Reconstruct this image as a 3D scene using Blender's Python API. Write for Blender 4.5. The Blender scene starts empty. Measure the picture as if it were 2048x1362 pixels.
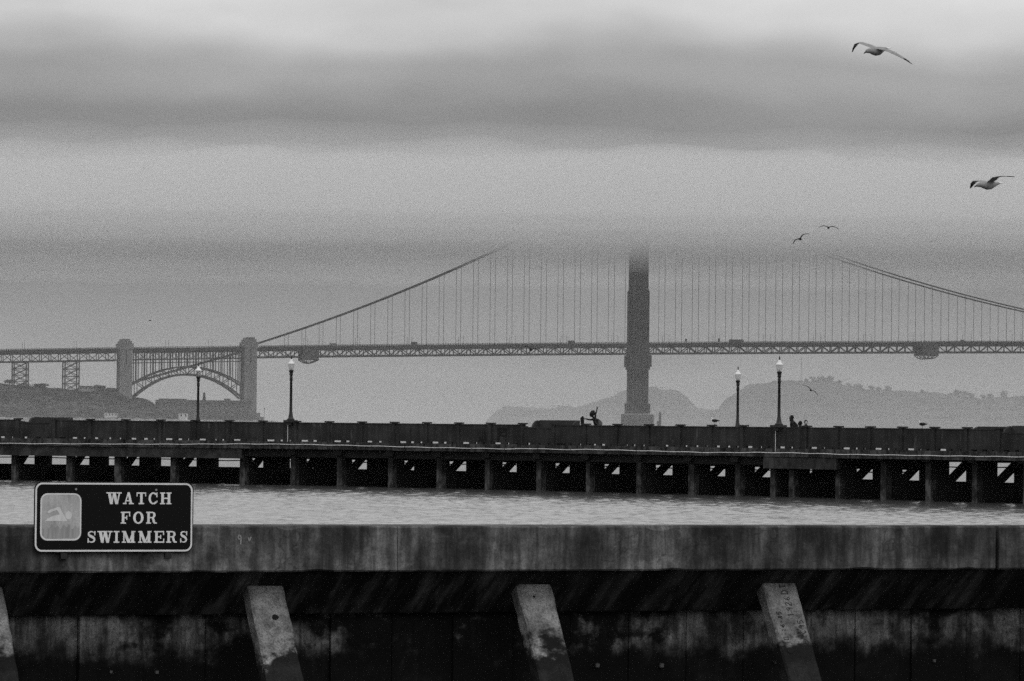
import bpy, math, random
import numpy as np
from mathutils import Vector, Matrix, noise as mnoise

random.seed(11)
sc = bpy.context.scene
C = sc.collection
rad = math.radians

# ------------------------------------------------------------------ camera
cam_d = bpy.data.cameras.new('camera')
cam_d.sensor_width = 36.0
cam_d.lens = 9500.0 / 2048.0 * 36.0
cam_d.clip_start = 0.5
cam_d.clip_end = 60000
cam = bpy.data.objects.new('camera', cam_d)
C.objects.link(cam)
cam.matrix_world = (Matrix.Translation((0, 0, 4.0)) @ Matrix.Rotation(rad(90) + math.atan(171 / 9500.0), 4, 'X')
                    @ Matrix.Rotation(rad(0.58), 4, 'Z'))
sc.camera = cam

# ------------------------------------------------------------------ sky
world = bpy.data.worlds.new('World')
sc.world = world
world.use_nodes = True
SUN_EL, SUN_AZ = rad(52), rad(150)      # high, behind the camera's right shoulder, diffused by the overcast


def build_world():
    nt = world.node_tree
    nt.nodes.clear()
    N = nt.nodes.new
    L = nt.links.new
    out = N('ShaderNodeOutputWorld')
    bg = N('ShaderNodeBackground')
    bg.inputs['Strength'].default_value = 0.1
    sky = N('ShaderNodeTexSky')
    sky.sky_type = 'NISHITA'
    sky.sun_disc = False
    sky.sun_elevation = SUN_EL
    sky.sun_rotation = SUN_AZ
    sky.air_density = 2.0
    sky.dust_density = 6.0
    bw = N('ShaderNodeRGBToBW')
    L(sky.outputs[0], bw.inputs[0])
    tc = N('ShaderNodeTexCoord')
    sep = N('ShaderNodeSeparateXYZ')
    L(tc.outputs['Generated'], sep.inputs[0])
    # layers of stratus, wider than they are high, warped by noise
    mp = N('ShaderNodeMapping')
    mp.inputs['Scale'].default_value = (13.0, 13.0, 42.0)
    mp.inputs['Location'].default_value = (3.1, 0.4, 0.0)
    L(tc.outputs['Generated'], mp.inputs[0])
    nz = N('ShaderNodeTexNoise')
    nz.inputs['Scale'].default_value = 1.0
    nz.inputs['Detail'].default_value = 3.5
    nz.inputs['Roughness'].default_value = 0.45
    L(mp.outputs[0], nz.inputs['Vector'])
    m1 = N('ShaderNodeMath'); m1.operation = 'SUBTRACT'; m1.inputs[1].default_value = 0.5
    L(nz.outputs[0], m1.inputs[0])
    m2 = N('ShaderNodeMath'); m2.operation = 'MULTIPLY_ADD'
    m2.inputs[1].default_value = 0.022
    L(m1.outputs[0], m2.inputs[0]); L(sep.outputs['Z'], m2.inputs[2])
    m3 = N('ShaderNodeMath'); m3.operation = 'MULTIPLY'; m3.inputs[1].default_value = 5.0   # 0..0.2 rad -> 0..1
    L(m2.outputs[0], m3.inputs[0])
    rp = N('ShaderNodeValToRGB')
    rp.color_ramp.interpolation = 'EASE'
    pts = [(0.0, 0.30), (0.011, 0.26), (0.020, 0.11), (0.028, 0.12), (0.037, 0.22), (0.045, 0.29), (0.050, 0.27), (0.056, 0.225),
           (0.063, 0.225), (0.074, 0.37), (0.086, 0.66), (0.105, 0.90)]
    el = rp.color_ramp.elements
    while len(el) < len(pts):
        el.new(0.5)
    for e, (p, v) in zip(el, pts):
        e.position = p * 5.0
        e.color = (v, v, v, 1)
    L(m3.outputs[0], rp.inputs[0])
    # broad uneven thickness of the cloud
    mp2 = N('ShaderNodeMapping'); mp2.inputs['Scale'].default_value = (16.0, 16.0, 38.0); mp2.inputs['Location'].default_value = (7.7, 2.4, 1.3)
    L(tc.outputs['Generated'], mp2.inputs[0])
    nb = N('ShaderNodeTexNoise'); nb.inputs['Scale'].default_value = 1.0; nb.inputs['Detail'].default_value = 4.0
    L(mp2.outputs[0], nb.inputs['Vector'])
    mrg = N('ShaderNodeMapRange')
    for k_, x_ in zip((1, 2, 3, 4), (.3, .7, 8.4, 11.6)):
        mrg.inputs[k_].default_value = x_
    L(nb.outputs[0], mrg.inputs[0])
    sc10 = N('ShaderNodeVectorMath'); sc10.operation = 'SCALE'
    L(mrg.outputs[0], sc10.inputs['Scale'])
    L(rp.outputs[0], sc10.inputs[0])
    mix = N('ShaderNodeMix'); mix.data_type = 'RGBA'
    mix.inputs['Factor'].default_value = 0.93
    L(bw.outputs[0], mix.inputs['A']); L(sc10.outputs[0], mix.inputs['B'])
    L(mix.outputs['Result'], bg.inputs['Color'])
    L(bg.outputs[0], out.inputs['Surface'])


build_world()

# ------------------------------------------------------------------ sun behind cloud
sd = bpy.data.lights.new('sun', 'SUN')
sd.energy = 0.4
sd.angle = rad(25)
sun = bpy.data.objects.new('sun', sd)
C.objects.link(sun)
_sdir = Vector((math.sin(SUN_AZ) * math.cos(SUN_EL), math.cos(SUN_AZ) * math.cos(SUN_EL), math.sin(SUN_EL)))
sun.rotation_euler = (-_sdir).to_track_quat('-Z', 'Y').to_euler()

sc.view_settings.view_transform = 'Standard'
sc.view_settings.look = 'None'
sc.view_settings.exposure = 0.0
sc.view_settings.gamma = 1.0
sc.view_settings.use_curve_mapping = False
sc.render.engine = 'CYCLES'
sc.cycles.max_bounces = 8
sc.cycles.volume_bounces = 2
sc.cycles.use_adaptive_sampling = False
sc.cycles.sample_clamp_indirect = 0.8
sc.cycles.sample_clamp_direct = 2.5
sc.cycles.transparent_max_bounces = 12
sc.cycles.caustics_reflective = False
sc.cycles.caustics_refractive = False
sc.cycles.use_denoising = False       # leave the fine grain of the picture


# ------------------------------------------------------------------ materials
def mat(name, col, rough=0.8, var=0.0, scale=(1, 1, 1), col2=None, thr=(0.35, 0.65), detail=5, bump=0.0,
        bump_scale=12.0, layers=(), coord='POS', spec=0.3, tide_shade=None, crack=0.0):
    m = bpy.data.materials.new(name)
    m.use_nodes = True
    nt = m.node_tree
    N, L = nt.nodes.new, nt.links.new
    b = nt.nodes['Principled BSDF']
    b.inputs['Roughness'].default_value = rough
    b.inputs['Specular IOR Level'].default_value = spec
    b.inputs['Base Color'].default_value = (col, col, col, 1)
    if coord == 'POS':
        src = N('ShaderNodeNewGeometry').outputs['Position']
    else:
        src = N('ShaderNodeTexCoord').outputs['Object']

    def nz(scl, det=5, rgh=0.6, off=0.0):
        mp = N('ShaderNodeMapping')
        mp.inputs['Scale'].default_value = scl
        mp.inputs['Location'].default_value = (off, off * .7, off * 1.3)
        L(src, mp.inputs[0])
        t = N('ShaderNodeTexNoise')
        t.inputs['Scale'].default_value = 1.0
        t.inputs['Detail'].default_value = det
        t.inputs['Roughness'].default_value = rgh
        L(mp.outputs[0], t.inputs['Vector'])
        return t.outputs[0]

    def mr(v, a, bb, lo, hi):
        r = N('ShaderNodeMapRange')
        r.interpolation_type = 'SMOOTHSTEP'
        for k, x in zip((1, 2, 3, 4), (a, bb, lo, hi)):
            r.inputs[k].default_value = x
        L(v, r.inputs[0])
        return r.outputs[0]
    cur = None
    if col2 is not None:
        cur = mr(nz(scale, detail), thr[0], thr[1], col, col2)
    # each layer: (scale xyz, lo thr, hi thr, multiplier at low, multiplier at high)
    for i, (scl, a, bb, lo, hi) in enumerate(layers):
        f = mr(nz(scl, 6, 0.62, 3.7 * (i + 1)), a, bb, lo, hi)
        mu = N('ShaderNodeMath'); mu.operation = 'MULTIPLY'
        if cur is None:
            mu.inputs[1].default_value = col
        else:
            L(cur, mu.inputs[1])
        L(f, mu.inputs[0])
        cur = mu.outputs[0]
    for (za, zb, lo, hi, wob, scl) in (tide_shade or ()):      # height band of wet or dry growth, or painted shade, its edge broken up by noise
        sp = N('ShaderNodeSeparateXYZ')
        L(src, sp.inputs[0])
        ad = N('ShaderNodeMath'); ad.operation = 'MULTIPLY_ADD'
        ad.inputs[1].default_value = wob
        L(nz(scl, 6, 0.65, 5.3), ad.inputs[0]); L(sp.outputs['Z'], ad.inputs[2])
        mu = N('ShaderNodeMath'); mu.operation = 'MULTIPLY'
        L(mr(ad.outputs[0], za + wob * .5, zb + wob * .5, lo, hi), mu.inputs[0])
        if cur is None:
            mu.inputs[1].default_value = col
        else:
            L(cur, mu.inputs[1])
        cur = mu.outputs[0]
    if crack:                                        # thin branching hairline cracks
        wv = N('ShaderNodeTexNoise'); wv.inputs['Scale'].default_value = 3.0; wv.inputs['Detail'].default_value = 5
        L(src, wv.inputs['Vector'])
        av = N('ShaderNodeVectorMath'); av.operation = 'MULTIPLY_ADD'; av.inputs[1].default_value = (.55, .55, .55)
        L(wv.outputs['Color'], av.inputs[0]); L(src, av.inputs[2])
        vo = N('ShaderNodeTexVoronoi'); vo.feature = 'DISTANCE_TO_EDGE'; vo.inputs['Scale'].default_value = crack
        L(av.outputs[0], vo.inputs['Vector'])
        gate = mr(nz((1.1, 1.1, 1.1), 2, .5, 8.8), .48, .58, 1.0, 0.0)
        lo_ = mr(vo.outputs['Distance'], .002, .012, .62, 1.0)
        mx_ = N('ShaderNodeMath'); mx_.operation = 'MAXIMUM'
        L(gate, mx_.inputs[0]); L(lo_, mx_.inputs[1])
        mu = N('ShaderNodeMath'); mu.operation = 'MULTIPLY'
        L(mx_.outputs[0], mu.inputs[0]); L(cur, mu.inputs[1])
        cur = mu.outputs[0]
    if cur is not None:
        cb = N('ShaderNodeCombineColor')
        for k in range(3):
            L(cur, cb.inputs[k])
        L(cb.outputs[0], b.inputs['Base Color'])
    if bump:
        bp = N('ShaderNodeBump')
        bp.inputs['Strength'].default_value = bump
        bp.inputs['Distance'].default_value = 0.02
        L(nz((bump_scale,) * 3, 6, 0.65, 9.1), bp.inputs['Height'])
        L(bp.outputs[0], b.inputs['Normal'])
    return m


M = {}
# foreground seawall: weathered concrete with long vertical runs of dirt
M['cap'] = mat('stained_cap_concrete', 0.05, 0.92, scale=(0.9, 0.9, 0.9), col2=0.155, thr=(0.36, 0.66), coord='OBJ',
               layers=[((2.6, 1.0, 1.3), 0.38, 0.60, 0.32, 1.08), ((10, 2, 1.2), 0.36, 0.62, 0.50, 1.10), ((30, 5, 2.4), 0.36, 0.6, 0.75, 1.06),
                       ((8, 8, 8), 0.36, 0.62, 0.70, 1.12), ((44, 30, 34), 0.27, 0.38, 0.25, 1.0), ((2.0, 1.0, 5.5), 0.56, 0.72, 1.0, 1.6), ((5, 2, 14), .66, .72, 1.0, 1.7), ((95, 40, 60), .34, .6, .72, 1.12), ((19, 4, .5), .70, .76, 1.0, 1.8), ((12, 3, .7), .24, .30, .3, 1.0)],
               tide_shade=[(2.86, 3.02, 1.35, 1.0, .16, (3, 1, 1))], crack=1.3, bump=0.45, bump_scale=26)
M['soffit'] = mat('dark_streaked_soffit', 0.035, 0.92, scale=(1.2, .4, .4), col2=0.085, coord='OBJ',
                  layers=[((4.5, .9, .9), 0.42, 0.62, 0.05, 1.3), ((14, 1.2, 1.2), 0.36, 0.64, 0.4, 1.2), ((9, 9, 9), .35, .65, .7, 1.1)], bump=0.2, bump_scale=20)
M['panel'] = mat('algae_stained_panel', 0.10, 0.92, scale=(2.5, 2.5, 2.5), col2=0.27, coord='OBJ',
                 layers=[((1.3, 1.3, 1.6), 0.46, 0.56, 0.03, 1.0), ((13, 3, 1.2), 0.36, 0.6, 0.4, 1.1), ((5, 5, 4), .38, .56, .3, 1.1),
                         ((30, 30, 26), 0.3, 0.45, 0.4, 1.0), ((80, 80, 60), .34, .6, .65, 1.15)], tide_shade=[(2.10, 2.26, .03, 1.0, .5, (3.0, 3.0, 2.4))], bump=0.3, bump_scale=24)
M['pile'] = mat('raker_pile_concrete', 0.14, 0.9, scale=(4, 4, 4), col2=0.28, coord='OBJ',
                layers=[((20, 20, 14), 0.28, 0.46, 0.45, 1.0), ((70, 70, 70), 0.35, 0.6, 0.65, 1.2), ((6, 6, 5), .3, .55, .5, 1.05)],
                tide_shade=[(2.22, 2.33, .03, 1.0, .95, (2.1, 2.1, 3.0)), (2.05, 2.13, 2.4, 1.0, .5, (2.6, 2.6, 3.2))], crack=2.2, bump=0.7, bump_scale=40)
M['tie'] = mat('pale_tie_end', 0.10, 0.8)
M['graffiti'] = mat('dark_scratched_lettering', 0.02, 0.9)
M['chalk'] = mat('pale_chalk', 0.26, 0.9)
M['hole_dark'] = mat('dark_hole_tone', 0.008, 0.95)  # shade inside broken-out holes, put into a near-black colour
M['sign_black'] = mat('sign_black_face', 0.006, 0.6, spec=0.1)
M['sign_white'] = mat('sign_faded_white', 0.80, 0.6, layers=[((14, 14, 14), 0.3, 0.6, 0.86, 1.0)])
M['sign_panel'] = mat('sign_faded_panel', 0.40, 0.7, scale=(9, 9, 4), col2=0.54, layers=[((26, 26, 3), 0.35, 0.6, 0.86, 1.04), ((90, 90, 90), .3, .7, .85, 1.1)])
M['sign_swimmer'] = mat('sign_faded_swimmer', 0.72, 0.7, layers=[((40, 40, 10), 0.3, 0.6, 0.85, 1.0)])
M['sign_water'] = mat('sign_faded_water', 0.36, 0.7, layers=[((40, 40, 3), 0.35, 0.6, 0.8, 1.1)])
M['bolt'] = mat('dull_bolt', 0.25, 0.5)
# municipal pier
M['parapet'] = mat('pier_parapet_concrete', 0.020, 0.92, scale=(0.35, 0.35, 0.7), col2=0.034, thr=(0.3, 0.7),
                   layers=[((2.6, 2.6, 0.3), 0.40, 0.62, 0.72, 1.18), ((1.2, 1.2, 8.0), 0.3, 0.6, 0.88, 1.06),
                           ((3.4, 3.4, 0.55), 0.63, 0.70, 1.0, 3.0), ((.5, .5, .8), .35, .6, .75, 1.15), ((7, 7, 1.0), .30, .40, .45, 1.0)], bump=0.3, bump_scale=5)
M['fascia'] = mat('pier_edge_concrete', 0.022, 0.92, scale=(0.8, 0.8, 1.5), col2=0.07, thr=(0.38, 0.62),
                  layers=[((2.6, 2.6, 0.8), 0.38, 0.55, 0.25, 1.1), ((7, 7, 5), 0.35, 0.55, 0.5, 1.15)], bump=0.4, bump_scale=6)
M['pier_beam'] = mat('pier_beam_concrete', 0.025, 0.92, scale=(0.7, 0.7, 1.1), col2=0.055,
                     layers=[((2, 2, 1.2), 0.38, 0.58, 0.5, 1.1)], bump=0.3, bump_scale=6)
M['pier_pile'] = mat('pier_pile_concrete', 0.02, 0.92, scale=(1.5, 1.5, 1.0), col2=0.085, thr=(0.4, 0.62),
                     layers=[((4, 4, 2), 0.4, 0.55, 0.35, 1.05)], tide_shade=[(.9, 1.4, 1.1, .3, .9, (1.2, 1.2, .8))], bump=0.4, bump_scale=8)  # pale growth low down; overhang shade painted dark on the upper part
M['pier_dark'] = mat('pier_shaded_understructure', 0.005, 0.95, scale=(1, 1, 1), col2=0.012)  # concrete under the deck, its shade put into the near-black colour
M['pipe'] = mat('pale_pipe', 0.75, 0.55, layers=[((2, 2, 2), 0.3, 0.6, 0.75, 1.0)])
M['bench'] = mat('windbreak_concrete', 0.03, 0.9, scale=(1, 1, 1), col2=0.045, bump=.2, bump_scale=6)
M['iron'] = mat('black_painted_iron', 0.012, 0.45, spec=0.4)
M['lampcap'] = mat('white_lamp_cap', 0.8, 0.35)
M['cloth_dark'] = mat('dark_clothing', 0.012, 0.95, coord='OBJ', layers=[((9, 9, 9), .35, .6, .7, 1.2)])
M['cloth_mid'] = mat('grey_clothing', 0.10, 0.95, coord='OBJ', layers=[((9, 9, 9), .35, .6, .7, 1.2)])
M['hair'] = mat('dark_hair', 0.006, 0.8)
M['skin'] = mat('shaded_skin', 0.05, 0.7)
M['skin_pale'] = mat('pale_skin', 0.4, 0.7)
M['gull'] = mat('grey_gull_feather', 0.27, 0.9, coord='OBJ', layers=[((14, 14, 14), .35, .6, .8, 1.1)])
M['gull_dark'] = mat('dark_gull_feather', 0.012, 0.9)
M['gull_white'] = mat('white_gull_feather', 0.8, 0.9)
M['bill'] = mat('dark_bill', 0.03, 0.6)
# far shore
M['steel'] = mat('painted_bridge_steel', 0.02, 0.75)
M['steel2'] = mat('painted_tower_steel', 0.022, 0.75, layers=[((0.25, 0.25, 0.08), .3, .65, .85, 1.1)])
M['road'] = mat('asphalt_roadway', 0.05, 0.9)
M['pylon'] = mat('pylon_concrete', 0.26, 0.9, scale=(0.15, 0.15, 0.05), col2=0.33, layers=[((1.2, 1.2, 0.1), .35, .6, .85, 1.05)])
M['base'] = mat('tower_base_concrete', 0.13, 0.9, scale=(0.2, 0.2, 0.1), col2=0.21, layers=[((0.5, 0.5, 0.05), .35, .6, .75, 1.05)])
M['tarp'] = mat('grey_tarp', 0.07, 0.9, scale=(0.5, 0.5, 0.5), col2=0.09)
M['brick'] = mat('fort_masonry', 0.12, 0.9, scale=(0.2, 0.2, 0.4), col2=0.17)
M['white_paint'] = mat('white_painted_wall', 0.75, 0.8)
M['roof'] = mat('dark_roof', 0.06, 0.9)
M['bluff'] = mat('bluff_scrub', 0.05, 0.95, scale=(0.06, 0.06, 0.1), col2=0.13, layers=[((0.25, 0.25, 0.4), .35, .6, .6, 1.2)])
M['shore'] = mat('shore_gravel', 0.22, 0.95, scale=(0.05, 0.05, 0.1), col2=0.40)
M['rock'] = mat('pale_shore_rock', 0.45, 0.95, scale=(0.2, 0.2, 0.2), col2=0.75)
M['hill'] = mat('scrubby_headland', 0.04, 0.95, scale=(0.03, 0.03, 0.05), col2=0.08)
M['leaf'] = mat('dark_foliage', 0.06, 0.9, scale=(0.4, 0.4, 0.4), col2=0.13)
M['bark'] = mat('bark', 0.06, 0.95)
M['vehicle'] = mat('vehicle_paint', 0.12, 0.5)
M['vehicle_pale'] = mat('pale_vehicle_paint', 0.5, 0.5)
M['window_dark'] = mat('dark_window', 0.01, 0.2)


def glass_mat():
    m = bpy.data.materials.new('frosted_lamp_glass')
    m.use_nodes = True
    nt = m.node_tree
    b = nt.nodes['Principled BSDF']
    out = nt.nodes['Material Output']
    b.inputs['Base Color'].default_value = (0.75, 0.75, 0.75, 1)
    b.inputs['Roughness'].default_value = 0.25
    tr = nt.nodes.new('ShaderNodeBsdfTransparent')
    tr.inputs[0].default_value = (0.86, 0.86, 0.86, 1)
    mx = nt.nodes.new('ShaderNodeMixShader')
    fr = nt.nodes.new('ShaderNodeLayerWeight')
    fr.inputs[0].default_value = 0.35
    nt.links.new(fr.outputs['Facing'], mx.inputs[0])
    nt.links.new(tr.outputs[0], mx.inputs[1])
    nt.links.new(b.outputs[0], mx.inputs[2])
    nt.links.new(mx.outputs[0], out.inputs['Surface'])
    return m


M['glass'] = glass_mat()


def water_mat():
    m = mat('bay_water', 0.055, 0.14, spec=0.5)
    b = m.node_tree.nodes['Principled BSDF']
    b.inputs['IOR'].default_value = 1.333
    nt = m.node_tree
    N, L = nt.nodes.new, nt.links.new
    g = N('ShaderNodeNewGeometry')
    mp = N('ShaderNodeMapping'); mp.inputs['Scale'].default_value = (4.5, 3.0, 3.0)
    L(g.outputs['Position'], mp.inputs[0])
    t = N('ShaderNodeTexNoise'); t.inputs['Scale'].default_value = 1.0; t.inputs['Detail'].default_value = 4
    L(mp.outputs[0], t.inputs['Vector'])
    bp = N('ShaderNodeBump'); bp.inputs['Strength'].default_value = 0.35; bp.inputs['Distance'].default_value = 0.03
    L(t.outputs[0], bp.inputs['Height'])
    L(bp.outputs[0], b.inputs['Normal'])
    return m


M['water'] = water_mat()

# ------------------------------------------------------------------ mesh helpers
WM = {}
FRAME = None        # object frame for meshes given in world coordinates


class MB:
    def __init__(s):
        s.v, s.f, s.mi = [], [], []

    def add(s, vs, fs, mi=0):
        o = len(s.v)
        s.v += [tuple(p) for p in vs]
        s.f += [tuple(i + o for i in f) for f in fs]
        s.mi += [mi] * len(fs)

    def hexa(s, p, mi=0):   # p: 4 bottom, 4 top
        s.add(p, [(3, 2, 1, 0), (4, 5, 6, 7), (0, 1, 5, 4), (1, 2, 6, 5), (2, 3, 7, 6), (3, 0, 4, 7)], mi)

    def box(s, x0, x1, y0, y1, z0, z1, mi=0):
        s.hexa([(x0, y0, z0), (x1, y0, z0), (x1, y1, z0), (x0, y1, z0), (x0, y0, z1), (x1, y0, z1), (x1, y1, z1), (x0, y1, z1)], mi)

    def obox(s, o, ax, ay, az, mi=0):    # corner + three edge vectors
        o, ax, ay, az = map(Vector, (o, ax, ay, az))
        s.hexa([o, o + ax, o + ax + ay, o + ay, o + az, o + ax + az, o + ax + ay + az, o + ay + az], mi)

    def beam(s, p0, p1, w, h, up=(0, 0, 1), mi=0):
        p0, p1 = Vector(p0), Vector(p1)
        d = (p1 - p0).normalized()
        up = Vector(up)
        if abs(d.dot(up)) > 0.98:
            up = Vector((1, 0, 0))
        sd_ = d.cross(up).normalized() * w / 2
        u = sd_.cross(d).normalized() * h / 2
        s.hexa([p0 - sd_ - u, p0 + sd_ - u, p0 + sd_ + u, p0 - sd_ + u, p1 - sd_ - u, p1 + sd_ - u, p1 + sd_ + u, p1 - sd_ + u], mi)

    def tube(s, pts, r, n=8, mi=0, cap=True):
        pts = [Vector(p) for p in pts]
        rs = r if isinstance(r, (list, tuple)) else [r] * len(pts)
        o = len(s.v)
        vs, fs = [], []
        for i, p in enumerate(pts):
            d = (pts[min(i + 1, len(pts) - 1)] - pts[max(i - 1, 0)]).normalized()
            up = Vector((0, 0, 1)) if abs(d.z) < 0.9 else Vector((1, 0, 0))
            a = d.cross(up).normalized()
            b = a.cross(d).normalized()
            for k in range(n):
                q = 2 * math.pi * k / n
                vs.append(p + (a * math.cos(q) + b * math.sin(q)) * rs[i])
        for i in range(len(pts) - 1):
            for k in range(n):
                k2 = (k + 1) % n
                fs.append((i * n + k, i * n + k2, (i + 1) * n + k2, (i + 1) * n + k))
        if cap:
            fs.append(tuple(range(n - 1, -1, -1)))
            fs.append(tuple((len(pts) - 1) * n + k for k in range(n)))
        s.add(vs, fs, mi)

    def lathe(s, prof, n=12, c=(0, 0, 0), mi=0):   # prof: (r, z)
        s.tube([(c[0], c[1], c[2] + z) for r, z in prof], [max(r, 1e-4) for r, z in prof], n, mi)

    def prism(s, pts, o, ax, ay, az, mi=0):   # polygon pts (u, v) on ax, ay; extruded along az
        o, ax, ay, az = map(Vector, (o, ax, ay, az))
        a = [o + ax * u + ay * v for u, v in pts]
        n = len(a)
        s.add(a + [p + az for p in a], [tuple(range(n - 1, -1, -1)), tuple(range(n, 2 * n))] +
              [(i, (i + 1) % n, n + (i + 1) % n, n + i) for i in range(n)], mi)

    def mesh(s, name, mats, smooth=False):
        me = bpy.data.meshes.new(name)
        me.from_pydata(s.v, [], s.f)
        for m in (mats if isinstance(mats, (list, tuple)) else [mats]):
            me.materials.append(m)
        if any(s.mi):
            me.polygons.foreach_set('material_index', s.mi)
        if smooth:
            me.polygons.foreach_set('use_smooth', [True] * len(me.polygons))
        me.update()
        return me

    def build(s, name, mats, parent=None, smooth=False):
        if FRAME is not None:
            inv = FRAME.inverted()
            s.v = [tuple(inv @ Vector(p)) for p in s.v]
        return link(name, s.mesh(name, mats, smooth), parent, FRAME)


def link(name, me, parent=None, mw=None):
    o = bpy.data.objects.new(name, me)
    C.objects.link(o)
    mw = Matrix.Identity(4) if mw is None else mw
    o.matrix_basis = mw
    WM[o] = mw
    if parent is not None:
        o.parent = parent
        o.matrix_parent_inverse = WM[parent].inverted()
    return o


def tag(o, label=None, cat=None, group=None, kind=None):
    for k, v in (('label', label), ('category', cat), ('group', group), ('kind', kind)):
        if v:
            o[k] = v
    return o


def thing(name, loc, label, cat, group=None):
    o = bpy.data.objects.new(name, None)
    C.objects.link(o)
    o.empty_display_size = 0.3
    o.location = loc
    WM[o] = Matrix.Translation(loc)
    return tag(o, label, cat, group)


_cubes = {}


def bar(name, p0, p1, w, h, m, parent, up=(0, 0, 1)):
    """a straight member: one object, all members of a material share a unit cube"""
    if m.name not in _cubes:
        b = MB(); b.box(-.5, .5, -.5, .5, -.5, .5)
        _cubes[m.name] = b.mesh('member', m)
    p0, p1 = Vector(p0), Vector(p1)
    d = p1 - p0
    ln = d.length
    d.normalize()
    up = Vector(up)
    if abs(d.dot(up)) > 0.98:
        up = Vector((1, 0, 0))
    a = d.cross(up).normalized()
    u = a.cross(d).normalized()
    c = (p0 + p1) / 2
    mw = Matrix(((d.x * ln, a.x * w, u.x * h, c.x), (d.y * ln, a.y * w, u.y * h, c.y), (d.z * ln, a.z * w, u.z * h, c.z), (0, 0, 0, 1)))
    return link(name, _cubes[m.name], parent, mw)


ORD = ['first', 'second', 'third', 'fourth', 'fifth', 'sixth', 'seventh', 'eighth', 'ninth', 'tenth', 'eleventh', 'twelfth',
       'thirteenth', 'fourteenth', 'fifteenth', 'sixteenth']


# ------------------------------------------------------------------ water: one sheet, real waves where the camera sees it close
def build_water():
    xs = np.concatenate([[-9000, -4000, -1500, -600, -250, -120, -70], np.arange(-42, 36, 0.15), [60, 110, 250, 600, 1500, 4000, 9000]])
    ys = np.concatenate([[-400, -100, 20, 45, 80, 120, 150], np.arange(180, 332, 0.26), [345, 370, 420, 520, 700, 1000, 1500, 2200, 3200, 4500, 6500, 9500, 13900]])
    X, Y = np.meshgrid(xs, ys)
    rng = np.random.default_rng(4)
    Z = np.zeros_like(X)
    for i in range(90):
        lam = 0.38 * (2.0 / 0.38) ** (rng.random() ** 1.3)
        th = rad(250) + rng.normal() * 0.8
        k = 2 * math.pi / lam
        a = 0.0024 * lam ** 0.9
        ph = rng.random() * 7
        arg = k * (X * math.cos(th) + Y * math.sin(th)) + ph
        Z += a * (np.sin(arg) + 0.25 * np.sin(2 * arg + 0.6))
    gust = 0.95 + 0.12 * np.sin(X * 0.21 + Y * 0.05 + 1.0) * np.sin(Y * 0.09 - X * 0.05)
    Z *= gust
    fade = np.clip((X + 70) / 25, 0, 1) * np.clip((60 - X) / 18, 0, 1) * np.clip((Y - 150) / 22, 0, 1) * np.clip((345 - Y) / 9, 0, 1)
    Z *= fade
    ny, nx = X.shape
    co = np.stack([X, Y, Z], -1).reshape(-1, 3)
    idx = np.arange(ny * nx).reshape(ny, nx)
    q = np.stack([idx[:-1, :-1], idx[:-1, 1:], idx[1:, 1:], idx[1:, :-1]], -1).reshape(-1, 4)
    me = bpy.data.meshes.new('water')
    me.vertices.add(len(co)); me.vertices.foreach_set('co', co.ravel())
    me.loops.add(q.size); me.loops.foreach_set('vertex_index', q.ravel().astype(np.int32))
    me.polygons.add(len(q))
    me.polygons.foreach_set('loop_start', np.arange(0, q.size, 4, dtype=np.int32))
    me.polygons.foreach_set('loop_total', np.full(len(q), 4, dtype=np.int32))
    me.polygons.foreach_set('use_smooth', np.ones(len(q), dtype=bool))
    me.update(); me.validate()
    me.materials.append(M['water'])
    tag(link('water', me), kind='structure')


build_water()

# ------------------------------------------------------------------ the bridge line
AL = rad(9.5)
T0 = Vector((111.91, 4218.0, 0))
BD = Vector((math.cos(AL), math.sin(AL), 0))
BN = Vector((math.sin(AL), -math.cos(AL), 0))      # towards the camera
UP = Vector((0, 0, 1))


def BP(t, n, z):
    return T0 + BD * t + BN * n + UP * z


def ztop(t):
    return 79.5 + 0.0190 * t - 8.2e-6 * t * t


PAN = 7.62
HW = 13.7


def deck_run(mb, ts, n0, n1, d0, d1, mi=0):
    """strip following the roadway, from depth d0 to d1 below ztop"""
    vs, fs = [], []
    for t in ts:
        zt = ztop(t)
        vs += [BP(t, n0, zt - d1), BP(t, n1, zt - d1), BP(t, n1, zt - d0), BP(t, n0, zt - d0)]
    for i in range(len(ts) - 1):
        a, b = i * 4, i * 4 + 4
        for k in range(4):
            k2 = (k + 1) % 4
            fs.append((a + k, a + k2, b + k2, b + k))
    e = (len(ts) - 1) * 4
    fs += [(3, 2, 1, 0), (e, e + 1, e + 2, e + 3)]
    mb.add(vs, fs, mi)


def frange(a, b, n):
    return [a + (b - a) * i / n for i in range(n + 1)]


def roadway(parent, ta, tb, n_seg, depth=4.3):
    ts = frange(ta, tb, n_seg)
    m = MB(); deck_run(m, ts, -HW + .3, HW - .3, 1.5, 1.9)
    m.build('roadway', M['road'], parent)
    for n in (HW + 1.3, -HW - 1.9):
        m = MB(); deck_run(m, ts, n, n + .6, 1.15, depth)
        m.build('side_girder', M['steel'], parent)
        m = MB()
        deck_run(m, ts, n + .2, n + .4, 0.0, 0.16)
        k = int((tb - ta) / 1.5)
        for i in range(k + 1):
            t = ta + (tb - ta) * i / k
            m.beam(BP(t, n + .3, ztop(t) - 1.15), BP(t, n + .3, ztop(t) - .16), .5, .5)
        m.build('railing', M['steel'], parent)
    m = MB()
    for t in ts[1:-1]:
        zt = ztop(t)
        m.obox(BP(t - .4, -HW, zt - 4.6), BD * .8, BN * 2 * HW, UP * 2.6)
    m.build('floor_beams', M['steel'], parent)


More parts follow.
